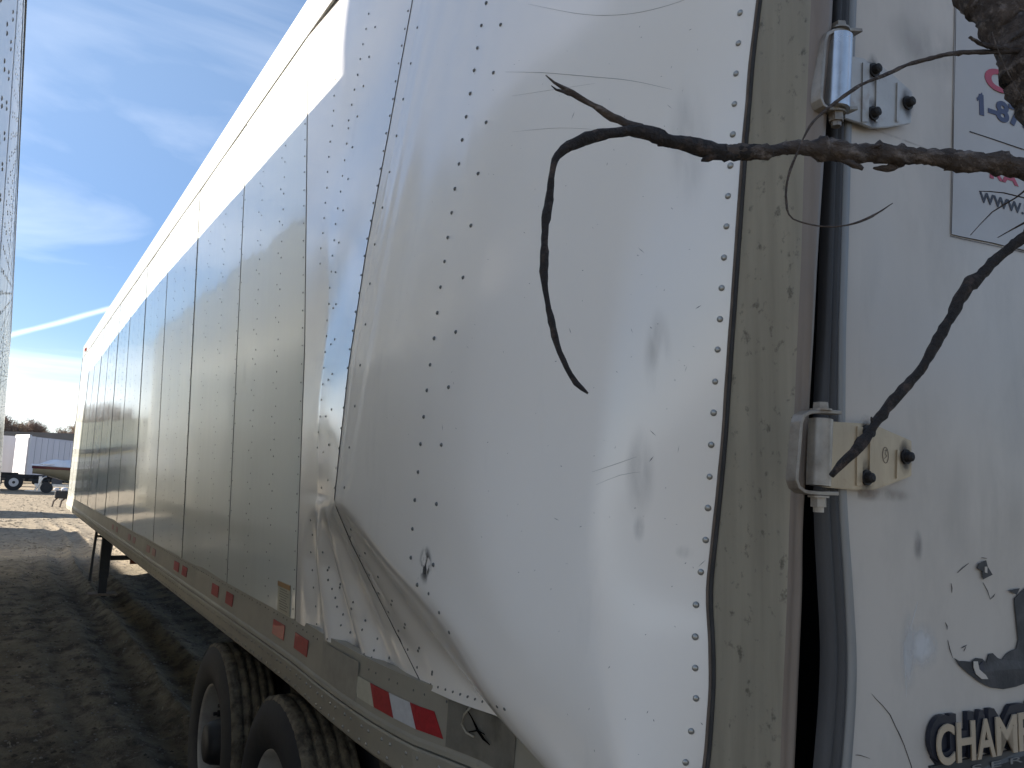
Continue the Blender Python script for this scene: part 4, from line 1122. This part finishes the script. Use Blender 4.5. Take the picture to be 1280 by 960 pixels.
def lgrid(name, y0, y1, z0, z1, m, dx=0.0, nu=4, nv=14):
    vs = []; fs = []
    for j in range(nv + 1):
        for i in range(nu + 1):
            y = lerp(y0, y1, i / nu); zz0 = z0(y); zz1 = z1(y); z = lerp(zz0, zz1, j / nv)
            vs.append((lx(y, z) + dx + .002 * noise.noise(Vector((y * 2, 0, z))), y, z))
    for j in range(nv):
        for i in range(nu): a = j * (nu + 1) + i; fs.append((a, a + 1, a + nu + 2, a + nu + 1))
    return mesh(name, vs, fs, m, LT, True)
ys = [LY0 + (LY1 - LY0) * k / 12 for k in range(13)]
for k in range(12):
    lgrid('side_panel', ys[k] + .002, ys[k + 1] - .002, lambda y: 1.15, lambda y: lroof(y) - .19, M_left, .001 * (k % 2))
    st = {'v': [], 'f': []}
    for dy in (.03, .42, .46, .82, .86):
        z = 1.2
        while z < lroof(ys[k]) - .22:
            y = ys[k] + dy; rivet_to(st, (lx(y, z), y, z), (1, 0, 0), .0055); z += .075
    o = mesh('panel_rivets', st['v'], st['f'], M_rivet, LT, True); o['kind'] = 'stuff'
    if k:
        w = .008
        vs = []; 
        for z in [lerp(1.15, lroof(ys[k]) - .19, j / 10) for j in range(11)]: vs += [(lx(ys[k], z) + .003, ys[k] - w, z), (lx(ys[k], z) + .003, ys[k] + w, z)]
        mesh('seam_sealant', vs, [(2 * j, 2 * j + 1, 2 * j + 3, 2 * j + 2) for j in range(10)], M_seal, LT)
lgrid('top_rail', LY0, LY1, lambda y: lroof(y) - .19, lambda y: lroof(y) - .012, M_left, .004, 20, 3)
lgrid('roof_edge', LY0, LY1, lambda y: lroof(y) - .012, lambda y: lroof(y) + .006, M_seal, .012, 20, 2)
lgrid('side_rail', LY0, LY1, lambda y: .94, lambda y: 1.15, M_rail, .006, 20, 3)
def lbox(name, x0, x1, y0, y1, z0, z1, m, b=0):
    bm = bmesh.new(); box(bm, ((x0 + x1) / 2, (y0 + y1) / 2, (z0 + z1) / 2), (x1 - x0, y1 - y0, z1 - z0))
    if b: bevel(bm, b)
    return bmobj(name, bm, m, LT)
vs = []
for y in (LY0, LY1): vs += [(lx(y, lroof(y)) + .012, y, lroof(y) + .006), (-2.7, y, lroof(y) + .006), (-2.7, y, .94), (lx(y, .94) + .0, y, .94), (lx(y, 3.0), y, 3.0)]
mesh('box_shell', vs, [(0, 1, 6, 5), (1, 2, 7, 6), (2, 3, 8, 7)], M_left, LT)
mesh('front_wall', [vs[i] for i in (5, 6, 7, 8, 9)], [(0, 1, 2, 3, 4)], M_left, LT)
mesh('rear_wall', [vs[i] for i in (4, 3, 2, 1, 0)], [(0, 1, 2, 3, 4)], M_left, LT)
lbox('landing_leg', -.62, -.48, 13.3, 13.44, 0, .95, M_blackm); lbox('landing_leg', -2.2, -2.06, 13.3, 13.44, 0, .95, M_blackm)
LTm = []
def lwheel(x, y):
    o = lathe('wheel', [(.0, .27), (.0, .45), (-.03, .475), (-.22, .475), (-.25, .45), (-.25, .27)], (x, y, .37), M_tyre, LT, 40)
    lathe('rim', [(-.005, .27), (-.06, .24), (-.08, .1), (-.02, .09), (-.02, .0)], (x, y, .37), M_rim, o, 32)
for y in (3.2, 4.3):
    lwheel(-.20, y); lwheel(-2.4, y)
finish_parent(LT)

# ------------------------------------------------------------------ unseen trailers added off to the left to throw the shade across the yard
def add_shade_trailer(label, x0, x1, y0, y1, ztop_, group=None, front_m=None, axis='y'):
    t = thing('shade_trailer', label, 'trailer', ((x0 + x1) / 2, (y0 + y1) / 2, 0), group)
    def bx(name, a, b, c, d, e, f, m, bv=.02):
        bm = bmesh.new(); box(bm, ((a + b) / 2, (c + d) / 2, (e + f) / 2), (b - a, d - c, f - e)); bevel(bm, bv, 1); return bmobj(name, bm, m, t)
    bx('box_body', x0, x1, y0, y1, 1.12, ztop_, M_left)
    bx('side_rail', x0 - .01, x1 + .01, y0 - .01, y1 + .01, .95, 1.118, M_rail)
    L = (y1 - y0) if axis == 'y' else (x1 - x0)
    for k, s in enumerate((.1, .18)):
        for side in (0, 1):
            if axis == 'y': c = ((x0 + .02 if side == 0 else x1 - .27), y0 + L * s, .47)
            else: c = None
            if c: lathe('wheel', [(.0, .27), (.0, .45), (.03, .47), (.22, .47), (.25, .45), (.25, .27)], c, M_tyre, t, 28)
            else:
                bm = bmesh.new(); yy = y0 + .02 if side == 0 else y1 - .27; cyl(bm, (x0 + L * s, yy, .47), (x0 + L * s, yy + .25, .47), .47, seg=28); bmobj('wheel', bm, M_tyre, t)
    for side in (0, 1):
        if axis == 'y': bx('landing_leg', (x0 + .4 if side == 0 else x1 - .5), (x0 + .5 if side == 0 else x1 - .4), y1 - 2.6, y1 - 2.5, 0, .95, M_blackm, .01)
        else: bx('landing_leg', x1 - 2.6, x1 - 2.5, (y0 + .4 if side == 0 else y1 - .5), (y0 + .5 if side == 0 else y1 - .4), 0, .95, M_blackm, .01)
    finish_parent(t); return t
add_shade_trailer('unseen low box trailer added left of the near pale trailer to shade the ground', -6.0, -3.5, 14.5, 28.5, 2.9)  # added out of frame; its height sets where the ground shade ends
add_shade_trailer('unseen crosswise box trailer added off to the left to throw a band of shade', -17.0, -3.9, 35.4, 37.9, 3.6, axis='x')  # added out of frame to cast the dark band across the yard

t = thing('shade_silo', 'unseen tall grey steel silo added off to the left to shade the wall', 'silo', (-6.45, 8.1, 0))  # added out of frame to shade the top of the wall behind the crease
m_si = mat('shade_silo_steel', (.45, .46, .46), .45, metal=.4, var=.2)
lathe_z = []
bm = bmesh.new(); cyl(bm, (-6.45, 8.1, 1.0), (-6.45, 8.1, 8.0), .62, seg=32); bmobj('tank', bm, m_si, t)
bm = bmesh.new(); cyl(bm, (-6.45, 8.1, 8.0), (-6.45, 8.1, 8.4), .66, .1, seg=32); bmobj('roof', bm, m_si, t)
bm = bmesh.new(); cyl(bm, (-6.45, 8.1, .4), (-6.45, 8.1, 1.0), .15, .6, seg=32); bmobj('hopper', bm, m_si, t)
for k in range(4):
    a = PI / 4 + k * PI / 2; bm = bmesh.new(); cyl(bm, (-6.45 + .58 * math.cos(a), 8.1 + .58 * math.sin(a), -.05), (-6.45 + .58 * math.cos(a), 8.1 + .58 * math.sin(a), 1.1), .05, seg=8); bmobj('leg', bm, m_si, t)
finish_parent(t)

# ------------------------------------------------------------------ BACKGROUND YARD
# distances from the ground line
def gp(px, Y, z=0.0):
    """X on ground distance Y whose picture column is px"""
    lo, hi = -60, 200
    for _ in range(50):
        m_ = (lo + hi) / 2
        if proj((m_, Y, z))[0] < px: lo = m_
        else: hi = m_
    return lo
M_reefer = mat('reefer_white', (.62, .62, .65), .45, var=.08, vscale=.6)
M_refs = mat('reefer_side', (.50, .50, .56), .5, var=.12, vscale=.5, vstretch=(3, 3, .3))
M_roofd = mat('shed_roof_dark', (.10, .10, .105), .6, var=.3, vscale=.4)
def bbox(name, par, a, b, m, bv=0, rz=0, piv=None):
    bm = bmesh.new(); box(bm, ((a[0] + b[0]) / 2, (a[1] + b[1]) / 2, (a[2] + b[2]) / 2), (b[0] - a[0], b[1] - a[1], b[2] - a[2]))
    if bv: bevel(bm, bv, 1)
    return bmobj(name, bm, m, par)
# open shed with dark roof
S = thing('open_shed', 'long dark-roofed open shed behind the white container trailer', 'shed', (6, 74, 0))
x0, x1 = gp(-8, 80), gp(150, 78)
vs = [(x0, 80, 4.35), (x1, 77, 4.55), (x1, 95, 5.0), (x0, 95, 4.8), (x0, 80, 4.02), (x1, 77, 3.45), (x1, 95, 4.6), (x0, 95, 4.5)]
mesh('roof', vs, [(0, 1, 2, 3), (4, 7, 6, 5), (0, 4, 5, 1), (1, 5, 6, 2), (2, 6, 7, 3), (3, 7, 4, 0)], M_roofd, S)
for k in range(7):
    xx = lerp(x0 + .3, x1 - .3, k / 6); bbox('post', S, (xx - .1, 93.8, 0), (xx + .1, 94, 4.5), M_blackm)
mesh('back_wall', [(x0, 94.5, 0), (x1, 94.5, 0), (x1, 94.5, 4.5), (x0, 94.5, 4.4)], [(0, 1, 2, 3)], M_roofd, S)
finish_parent(S)
# white container trailer, angled
def container():
    t = thing('container_trailer', 'white container trailer with a sunlit end door, parked under the dark shed roof', 'trailer', (gp(30, 66), 66, 0))
    xa, xb, xc = gp(2, 66, 2), gp(17, 64, 2), gp(36, 66, 2)
    # left grey bay
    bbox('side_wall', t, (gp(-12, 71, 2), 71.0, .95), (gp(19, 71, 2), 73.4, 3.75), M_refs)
    # sunlit end: turned toward the sun
    e0 = Vector((xb + .02, 66.9, 0)); e1 = Vector((xc - .1, 64.2, 0))
    def quad(a, b, z0, z1, nm, m, th=.08):
        d = (b - a).normalized(); n_ = Vector((d.y, -d.x, 0)); n_ = n_ if n_.y < 0 else -n_
        pts = [Vector((a.x, a.y, z0)), Vector((b.x, b.y, z0)), Vector((b.x, b.y, z1)), Vector((a.x, a.y, z1))]
        return polyprism(nm, pts, n_, th, m, t)
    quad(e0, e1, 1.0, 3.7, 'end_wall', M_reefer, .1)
    far = Vector((gp(112, 72, 2), 72.5, 0)); 
    n = 11
    for k in range(n):
        a = e1.lerp(far, k / n); b = e1.lerp(far, (k + .93) / n)
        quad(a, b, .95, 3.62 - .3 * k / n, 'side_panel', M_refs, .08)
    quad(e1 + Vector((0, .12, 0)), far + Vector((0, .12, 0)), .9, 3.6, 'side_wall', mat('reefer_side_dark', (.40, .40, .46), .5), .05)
    d = (e1 - e0).normalized()
    o = quad(e0.lerp(e1, .08) + Vector((-.05, -.1, 0)), e0.lerp(e1, .92) + Vector((-.05, -.1, 0)), 1.1, 3.45, 'end_door', M_reefer, .05)
    quad(e0 + Vector((-.05, -.12, 0)), e1 + Vector((-.05, -.12, 0)), 3.5, 3.72, 'top_trim', mat('top_trim', (.7, .7, .7), .5), .05)
    finish_parent(t)
container()
# flatbed chassis with its big wheels
t = thing('truck_chassis', 'black truck chassis with large pale-rimmed wheels at the left, in front of the white container', 'truck', (gp(25, 61), 61, 0))
cx = gp(17, 60, .5)
for dx, r in ((0, .52), (-1.15, .52), (-2.3, .52)):
    bm = bmesh.new(); cyl(bm, (cx + dx, 60.0, r), (cx + dx, 60.35, r), r, seg=28); w = bmobj('wheel', bm, M_tyre, t)
    bm = bmesh.new(); cyl(bm, (cx + dx, 59.97, r), (cx + dx, 60.1, r), .27, .24, seg=20); bmobj('rim', bm, mat('alloy_rim', (.5, .5, .52), .4, metal=.3), w)
    bm = bmesh.new(); cyl(bm, (cx + dx, 59.93, r), (cx + dx, 60.0, r), .09, seg=10); bmobj('hub', bm, M_blackm, w)
bbox('frame_rail', t, (cx - 3, 60.4, .78), (cx + 3.2, 60.55, 1.02), M_blackm, .02); bbox('frame_rail', t, (cx - 3, 61.4, .78), (cx + 3.2, 61.55, 1.02), M_blackm, .02)
for k in range(6): bbox('crossmember', t, (cx - 2.4 + k, 60.5, .6), (cx - 2.2 + k, 61.5, .92), M_blackm)
bbox('air_tank', t, (cx + 1.0, 60.2, .42), (cx + 1.9, 60.6, .76), M_blackm, .08); bbox('battery_box', t, (cx + 2.1, 60.15, .45), (cx + 2.7, 60.6, .85), mat('dull_grey_box', (.12, .12, .13), .5), .04)
bbox('hitch_plate', t, (cx - 1.2, 60.3, 1.03), (cx + .2, 61.6, 1.12), M_blackm, .02)
for k in range(4): 
    bm = bmesh.new(); tube(bm, [(cx + .8 + k * .35, 60.2, 1.0), (cx + .9 + k * .35, 60.1, .8 + .1 * (k % 2)), (cx + 1.1 + k * .35, 60.2, 1.02)], .03, 6); bmobj('hose', bm, M_blackm, t)
finish_parent(t)
# boat on its trailer
def boat():
    Y = 57.0; xa = gp(40, Y, 1); xb = xa + 5.6
    t = thing('motorboat', 'cream and maroon motorboat with white covered deck on a trailer', 'boat', ((xa + xb) / 2, Y, 0))
    n = 18; m = 9; vs = []; fs = []
    for i in range(n + 1):
        u = i / n; x = lerp(xa, xb, u); w = 1.12 * (1 - (1 - min(1, u * 1.9 + .02)) ** 2.2) ** .5 if u < .5 else 1.12
        keel = lerp(1.15, .62, smooth(0, .45, u)); top = lerp(1.62, 1.50, u)
        for k in range(m):
            a = k / (m - 1) * 2 - 1; s = abs(a); y = Y + w * math.copysign(min(1, s * 1.25) ** .8, a) if s < .999 else Y + w * math.copysign(1, a)
            z = keel + (top - keel) * (s ** 1.7)
            vs.append((x, y, z))
    for i in range(n):
        for k in range(m - 1): a = i * m + k; fs.append((a, a + 1, a + m + 1, a + m))
    fs.append(tuple(n * m + k for k in range(m)))
    h = mesh('hull', vs, fs, mat('cream_gelcoat', (.30, .27, .19), .25, coat=.4, var=.15, vscale=1), t, True)
    vs = []; fs = []
    for i in range(n + 1):
        u = i / n; x = lerp(xa - .05, xb, u); w = 1.15 * (1 - (1 - min(1, u * 1.9 + .02)) ** 2.2) ** .5 if u < .5 else 1.15; top = lerp(1.62, 1.50, u)
        for y_, z_ in ((Y - w, top - .16), (Y - w - .03, top), (Y + w + .03, top), (Y + w, top - .16)): vs.append((x, y_, z_))
    for i in range(n):
        for k in range(3): a = i * 4 + k; fs.append((a, a + 1, a + 5, a + 4))
    mesh('gunwale', vs, fs, mat('maroon_stripe', (.07, .012, .022), .25, coat=.4), t)
    # crumpled white cover
    vs = []; fs = []; nu, nv = 30, 10
    for i in range(nu + 1):
        u = i / nu; x = lerp(xa - .1, xb, u); w = 1.05 * (1 - (1 - min(1, u * 1.9 + .02)) ** 2.2) ** .5 if u < .5 else 1.05; top = lerp(1.64, 1.52, u)
        for k in range(nv + 1):
            a = k / nv * 2 - 1
            hh = (.10 + .34 * smooth(.05, .2, u) * (1 - smooth(.42, .6, u)) + .16 * smooth(.6, .8, u)) * (1 - a * a) + .12 * noise.noise(Vector((u * 9, a * 2, 1)))
            vs.append((x, Y + a * w, top + max(.01, hh)))
    for i in range(nu):
        for k in range(nv): a = i * (nv + 1) + k; fs.append((a, a + 1, a + nv + 2, a + nv + 1))
    mesh('deck_cover', vs, fs, mat('white_cover', (.74, .74, .76), .6, var=.12, vscale=2), t)
    bm = bmesh.new(); cyl(bm, (xa + .3, Y - .9, 1.72), (xa + 1.1, Y - 1.02, 1.72), .02, seg=6); bmobj('bow_rail', bm, M_steel, t)
    finish_parent(t)
    b = thing('boat_trailer', 'low trailer frame carrying the cream and maroon motorboat', 'trailer', ((xa + xb) / 2, Y, 0))
    for s in (-.7, .7): bbox('frame_rail', b, (xa + .2, Y + s - .05, .40), (xb, Y + s + .05, .54), M_steel, .01)
    bbox('tongue', b, (xa - .3, Y - 1.05, .10), (xa + 1.8, Y - .98, .16), M_steel, .01)
    bbox('winch_post', b, (xa + .35, Y - .9, .1), (xa + .52, Y - .75, 1.0), M_steel, .01)
    bm = bmesh.new(); tube(bm, [(xa + .2, Y - 1, .15), (xa + .55, Y - 1, .9), (xa + .75, Y - 1, 1.0)], .05, 6); bmobj('bow_brace', bm, M_steel, b)
    for dx in (.8, 2.6, 3.5):
        bm = bmesh.new(); cyl(bm, (xa + dx, Y - 1.1, .34), (xa + dx, Y - .88, .34), .33, seg=20); w = bmobj('wheel', bm, M_tyre, b)
        bm = bmesh.new(); cyl(bm, (xa + dx, Y - 1.12, .34), (xa + dx, Y - 1.0, .34), .15, seg=14); bmobj('rim', bm, M_blackm, w)
    finish_parent(b)
boat()
# small black object on bent legs by the nose of the trailer
Y = 38.0; cx = gp(76, Y, .5)
t = thing('tongue_jack', 'small black box with white caps on bent legs beside the long trailer nose', 'equipment', (cx, Y, 0))
bbox('body', t, (cx - .22, Y - .15, .36), (cx + .30, Y + .15, .66), M_blackm, .03)
for dx in (-.18, .1):
    bm = bmesh.new(); tube(bm, [(cx + dx + .1, Y, .40), (cx + dx - .05, Y - .05, .25), (cx + dx - .10, Y - .05, -.02)], .035, 8); bmobj('leg', bm, M_rust, t)
for dx, s in ((-.18, .09), (.12, .12)):
    bm = bmesh.new(); bmesh.ops.create_icosphere(bm, subdivisions=2, radius=s); bmesh.ops.transform(bm, matrix=Matrix.Translation((cx + dx, Y, .72)) @ Matrix.Diagonal((1.2, 1, .8, 1)), verts=bm.verts)
    for v in bm.verts: v.co += Vector((0, 0, .03 * noise.noise(v.co * 12)))
    bmobj('white_cap', bm, M_reefer, t, True)
bbox('crossbar', t, (cx - .05, Y - .02, .30), (cx + .9, Y + .05, .36), M_steel, .01)
finish_parent(t)
# pale building further left (shows in the paint's reflection)
t = thing('workshop_building', 'pale workshop building with a dark canopy and a row of windows at the left', 'building', (-8, 62, 0))
wy = 60; bx0, bx1 = -17.0, gp(-6, wy) - .1
mw = mat('workshop_cream', (.82, .76, .55), .7, var=.12, vscale=.5)
bbox('wall', t, (bx0, wy, 0), (bx1, wy + 4, 1.5), mat('workshop_base', (.10, .12, .12), .6, var=.3, vscale=.5))
bbox('wall', t, (bx0, wy, 1.503), (bx1, wy + 4, 2.3), mat('workshop_white', (.84, .84, .80), .6, var=.1, vscale=.5))
bbox('canopy', t, (bx0, wy - .8, 2.5), (bx1 + .2, wy, 2.8), M_roofd)
bbox('wall', t, (bx0, wy + .05, 2.303), (bx1 - .02, wy + 3.9, 4.6), mw)
for k in range(8):
    xx = bx1 - .7 - k * 1.3; w = bbox('window', t, (xx - .4, wy - .04, 1.2), (xx + .4, wy - .003, 2.0), mat('window_glass', (.05, .06, .07), .1))
    bbox('sill', w, (xx - .45, wy - .09, 1.13), (xx + .45, wy - .042, 1.19), M_trim)
finish_parent(t)
# bare trees beyond
def bare_tree(x, y, h, seed, label, crown=(.20, .14, .10)):
    rnd = random.Random(seed)
    t = thing('bare_tree', label, 'tree', (x, y, 0), 'bare trees beyond the yard')
    bm = bmesh.new(); tips = []
    def grow(p, d, L, r, lvl):
        q = p + d * L; tube(bm, [p, p.lerp(q, .5) + Vector((rnd.uniform(-1, 1), rnd.uniform(-1, 1), 0)) * L * .06, q], [r, r * .8, r * .6], 5)
        if lvl == 0: tips.append((p, q)); return
        for _ in range(3 if lvl > 1 else 4):
            nd = (d + Vector((rnd.uniform(-1, 1), rnd.uniform(-1, 1), rnd.uniform(-.2, .6))) * .75).normalized()
            grow(q if _ else p.lerp(q, .7), nd, L * rnd.uniform(.6, .8), r * .6, lvl - 1)
            tips.append((q, q + nd * L * .5))
    grow(Vector((x, y, 0)), Vector((0, 0, 1)), h * .30, h * .022, 4)
    bmobj('trunk', bm, mat('tree_bark', (.14, .11, .09), .9, var=.3, vscale=3), t)
    vs = []; fs = []
    for a, b in tips:
        for _ in range(12):
            p = a.lerp(b, rnd.random()) + Vector([rnd.gauss(0, h * .03) for _ in range(3)]); d = Vector((rnd.uniform(-1, 1), rnd.uniform(-1, 1), rnd.uniform(-.3, 1))).normalized() * rnd.uniform(.3, .8)
            s = d.cross(Vector((rnd.random(), 1, rnd.random()))).normalized() * rnd.uniform(.015, .035); k = len(vs)
            vs += [p - s, p + s, p + d]; fs.append((k, k + 1, k + 2))
    mesh('twigs', vs, fs, mat('twig_brown' + str(int(crown[0] * 100)), crown, .9, var=.4, vscale=1), t)
    finish_parent(t)
TREES = [(10, 100, 7.4), (19, 96, 7.6), (29, 105, 7.0), (46, 98, 6.8), (56, 103, 6.6), (80, 96, 6.8), (92, 100, 7.2), (-40, 92, 8.5), (-75, 88, 9.5), (-110, 92, 9.0), (-20, 96, 8.0), (115, 102, 7.5)]
WORDS = ['tall bare brown tree nearest the left trailer above the shed roof', 'bare reddish tree second along the shed roof', 'thin bare tree third along the shed roof', 'low bare tree above the middle of the shed roof', 'low bare tree right of the middle of the shed roof',
         'bare tree just left of the nose of the long white trailer', 'bare tree behind the nose of the long white trailer', 'bare tree hidden past the left trailer, first to the left', 'bare tree past the left trailer, third to the left', 'bare tree past the left trailer, farthest left', 'bare tree past the left trailer, nearest its end', 'bare tree hidden behind the long white trailer']
for k, (px, Y, h) in enumerate(TREES): bare_tree(gp(px, Y, 4), Y, h, 40 + k, WORDS[k], (.33, .24, .19) if k % 3 else (.38, .30, .22))

# ------------------------------------------------------------------ THE TREE over the camera's right: limb and dry branches
T = thing('bare_tree', 'leafless tree reaching dead branches across the rear corner of the white trailer', 'tree', (1.95, .05, 0))
def brn(name, tr, m=M_bark, seg=10, jit=.12, step=.012, seed=0, knots=0.0, parent=None):
    """tr: (px, py, depth, radius px)"""
    pts = [(*at(a, b, d), r * d / F) for a, b, d, r in tr]; q = densify(pts, step)
    bm = bmesh.new(); rnd = random.Random(seed); P = [Vector(p[:3]) for p in q]; RR = []
    for i, p in enumerate(q):
        k = 1 + knots * noise.noise(P[i] * 38 + Vector((seed, 0, 0))) + (knots * .9 if rnd.random() < .05 else 0); RR.append(max(.0003, p[3] * k))
        if 0 < i < len(q) - 1: P[i] += Vector([noise.noise(P[i] * 26 + Vector((seed, k2 * 7, 0))) for k2 in range(3)]) * p[3] * .55
    tube(bm, P, RR, seg, jit, seed)
    return bmobj(name, bm, m, parent or T, True)
brn('limb', [(1150, -260, 1.02, 30), (1212, -60, .97, 33), (1238, 0, .95, 35), (1270, 50, .93, 35), (1306, 100, .9, 38), (1362, 165, .88, 42), (1450, 260, .86, 50)], seg=18, jit=.10, knots=.25, seed=2, step=.008)
brn('branch', [(1460, 262, .87, 26), (1380, 236, .86, 20), (1330, 222, .86, 16), (1280, 213, .86, 12.5), (1230, 203, .86, 11.5), (1180, 199, .855, 11), (1140, 196, .85, 11), (1090, 193, .85, 11), (1060, 190, .84, 12), (1030, 187, .84, 12), (990, 187, .83, 9),
               (940, 190, .82, 9), (905, 189, .815, 9)], M_bark, 14, .16, seed=4, knots=.3, step=.004)
brn('branch', [(985, 187, .83, 8), (940, 190, .82, 8.6), (905, 189, .815, 8.8), (880, 185, .81, 10), (850, 178, .80, 9.5), (820, 171, .795, 9), (795, 166, .79, 8), (765, 166, .78, 6.5), (735, 172, .775, 7), (712, 182, .77, 6), (698, 195, .765, 6), (691, 215, .76, 4.2),
               (687, 250, .757, 5), (681, 290, .755, 4.8), (679, 330, .752, 4.5), (682, 370, .75, 4.2), (690, 410, .748, 4.2), (700, 440, .745, 3.8), (712, 467, .742, 4.0), (720, 478, .74, 4.2), (735, 492, .738, 1)], M_twig, 10, .16, seed=4, knots=.35, step=.006)
brn('twig', [(830, 172, .795, 6.5), (800, 162, .79, 6), (775, 150, .787, 5.5), (750, 136, .785, 4.6), (725, 123, .78, 4), (706, 112, .778, 2.8), (692, 103, .776, 1.8), (682, 94, .775, .7)], M_bark, 8, .2, seed=6, knots=.35, step=.006)
brn('twig', [(722, 121, .779, 2.5), (704, 115, .777, 2), (695, 112, .776, 1.5), (689, 107, .776, .6)], M_bark, 6, .3, seed=7, step=.004)
brn('twig', [(930, 192, .817, 6), (900, 195, .813, 6.5), (884, 197, .81, 5), (877, 201, .808, 1.5)], M_twig, 7, .4, seed=8, step=.004)
for k, tr in enumerate([[(1070, 189, .845, 4), (1090, 184, .84, 3), (1104, 179, .838, 1)], [(1035, 194, .84, 5), (1062, 203, .838, 5), (1079, 211, .836, 2)], [(1130, 203, .852, 5), (1108, 209, .85, 4.5), (1092, 210, .848, 1.5)],
                        [(996, 182, .83, 3), (993, 176, .829, 1.2)], [(1040, 180, .84, 4), (1052, 182, .838, 3), (1060, 186, .838, 1)], [(1225, 205, .86, 8), (1195, 209, .857, 4), (1180, 213, .855, 1)],
                        [(1275, 62, .90, 4), (1235, 58, .88, 3), (1212, 46, .87, 1.8)], [(836, 180, .798, 4), (822, 182, .796, 1)]]):
    brn('twig', tr, M_bark if k != 7 else M_twig, 6, .4, seed=20 + k, step=.004)
brn('twig', [(1300, 62, .9, 4), (1250, 64, .89, 3.4), (1210, 66, .88, 2.8), (1180, 69, .87, 2.6), (1140, 78, .86, 2.6), (1110, 92, .85, 2.4), (1080, 105, .84, 2.2), (1050, 124, .83, 2.1), (1022, 146, .825, 1.9), (1008, 165, .82, 1.5), (995, 195, .82, 1.4), (986, 220, .82, 1.6),
             (983, 245, .82, 1.5), (986, 268, .82, 1.3), (1000, 277, .82, 1.0), (1030, 283, .825, 1.0), (1060, 281, .83, 1.2), (1090, 270, .83, 1.6), (1116, 254, .83, .5)], M_bark, 6, .2, seed=31, knots=.3, step=.006)
brn('branch', [(1420, 210, .93, 15), (1330, 262, .9, 11), (1285, 293, .88, 8), (1255, 316, .87, 7.5), (1225, 345, .86, 7), (1208, 357, .855, 8), (1195, 382, .85, 6.5), (1180, 410, .84, 6.5), (1163, 445, .835, 6.2), (1140, 475, .83, 6.4), (1120, 498, .825, 6.4), (1103, 518, .82, 5.6),
               (1088, 540, .815, 6.6), (1078, 552, .812, 7.5), (1066, 565, .81, 5.5), (1052, 582, .81, 4.8), (1039, 595, .808, 3.6)], M_twig, 10, .18, seed=12, knots=.3, step=.006)
for k, tr in enumerate([[(1160, 447, .835, 3), (1164, 452, .834, 1)], [(1093, 532, .816, 2.5), (1089, 521, .815, 1)], [(1074, 548, .812, 3), (1068, 553, .81, 1)], [(1058, 576, .81, 3), (1055, 583, .81, 1.2)], [(1212, 352, .856, 3), (1205, 358, .855, 1)]]):
    brn('twig', tr, M_twig, 6, .3, seed=50 + k, step=.003)
brn('twig', [(1310, 215, .9, 1.5), (1270, 247, .9, 1.1), (1240, 265, .9, .9), (1213, 294, .9, .5)], M_bark, 5, .2, seed=61)
brn('twig', [(1310, 262, .9, 1.6), (1275, 281, .9, 1.4), (1247, 297, .9, .5)], M_bark, 5, .2, seed=62)
brn('twig', [(1290, 250, .9, 1), (1255, 241, .9, .8), (1224, 239, .9, .5)], M_bark, 5, .2, seed=63)
brn('twig', [(1240, 40, .85, .6), (1252, 75, .85, .8), (1270, 110, .85, .8), (1285, 135, .85, .8)], M_bark, 5, .2, seed=64)
# trunk standing off to the right, joined to the limb and the branches
j1 = at(1450, 260, .86); 
bm = bmesh.new()
tp = [Vector((1.95, .05, -.1)), Vector((1.93, .04, .6)), Vector((1.88, .03, 1.2)), Vector((1.85, .05, 1.8)), Vector((1.86, .02, 2.6)), Vector((1.9, 0, 3.6))]
q = densify([(*p, r) for p, r in zip(tp, (.14, .11, .10, .09, .07, .04))], .05)
tube(bm, [Vector(p[:3]) for p in q], [p[3] for p in q], 16, .08, 3); bmobj('trunk', bm, M_bark, T, True)
tgt = Vector((1.85, .05, 1.75))
for (px, py, d, r) in ((1450, 260, .86, 48), (1455, 262, .87, 26), (1415, 212, .93, 15)):
    a = at(px, py, d); m1 = a.lerp(tgt, .5) + Vector((0, 0, .02)); bm = bmesh.new(); q = densify([(*a, r * d / F), (*m1, r * d / F * 1.1), (*tgt, r * d / F * 1.2)], .02)
    tube(bm, [Vector(p[:3]) for p in q], [p[3] for p in q], 12, .1, 5); bmobj('limb', bm, M_bark, T, True)
finish_parent(T)
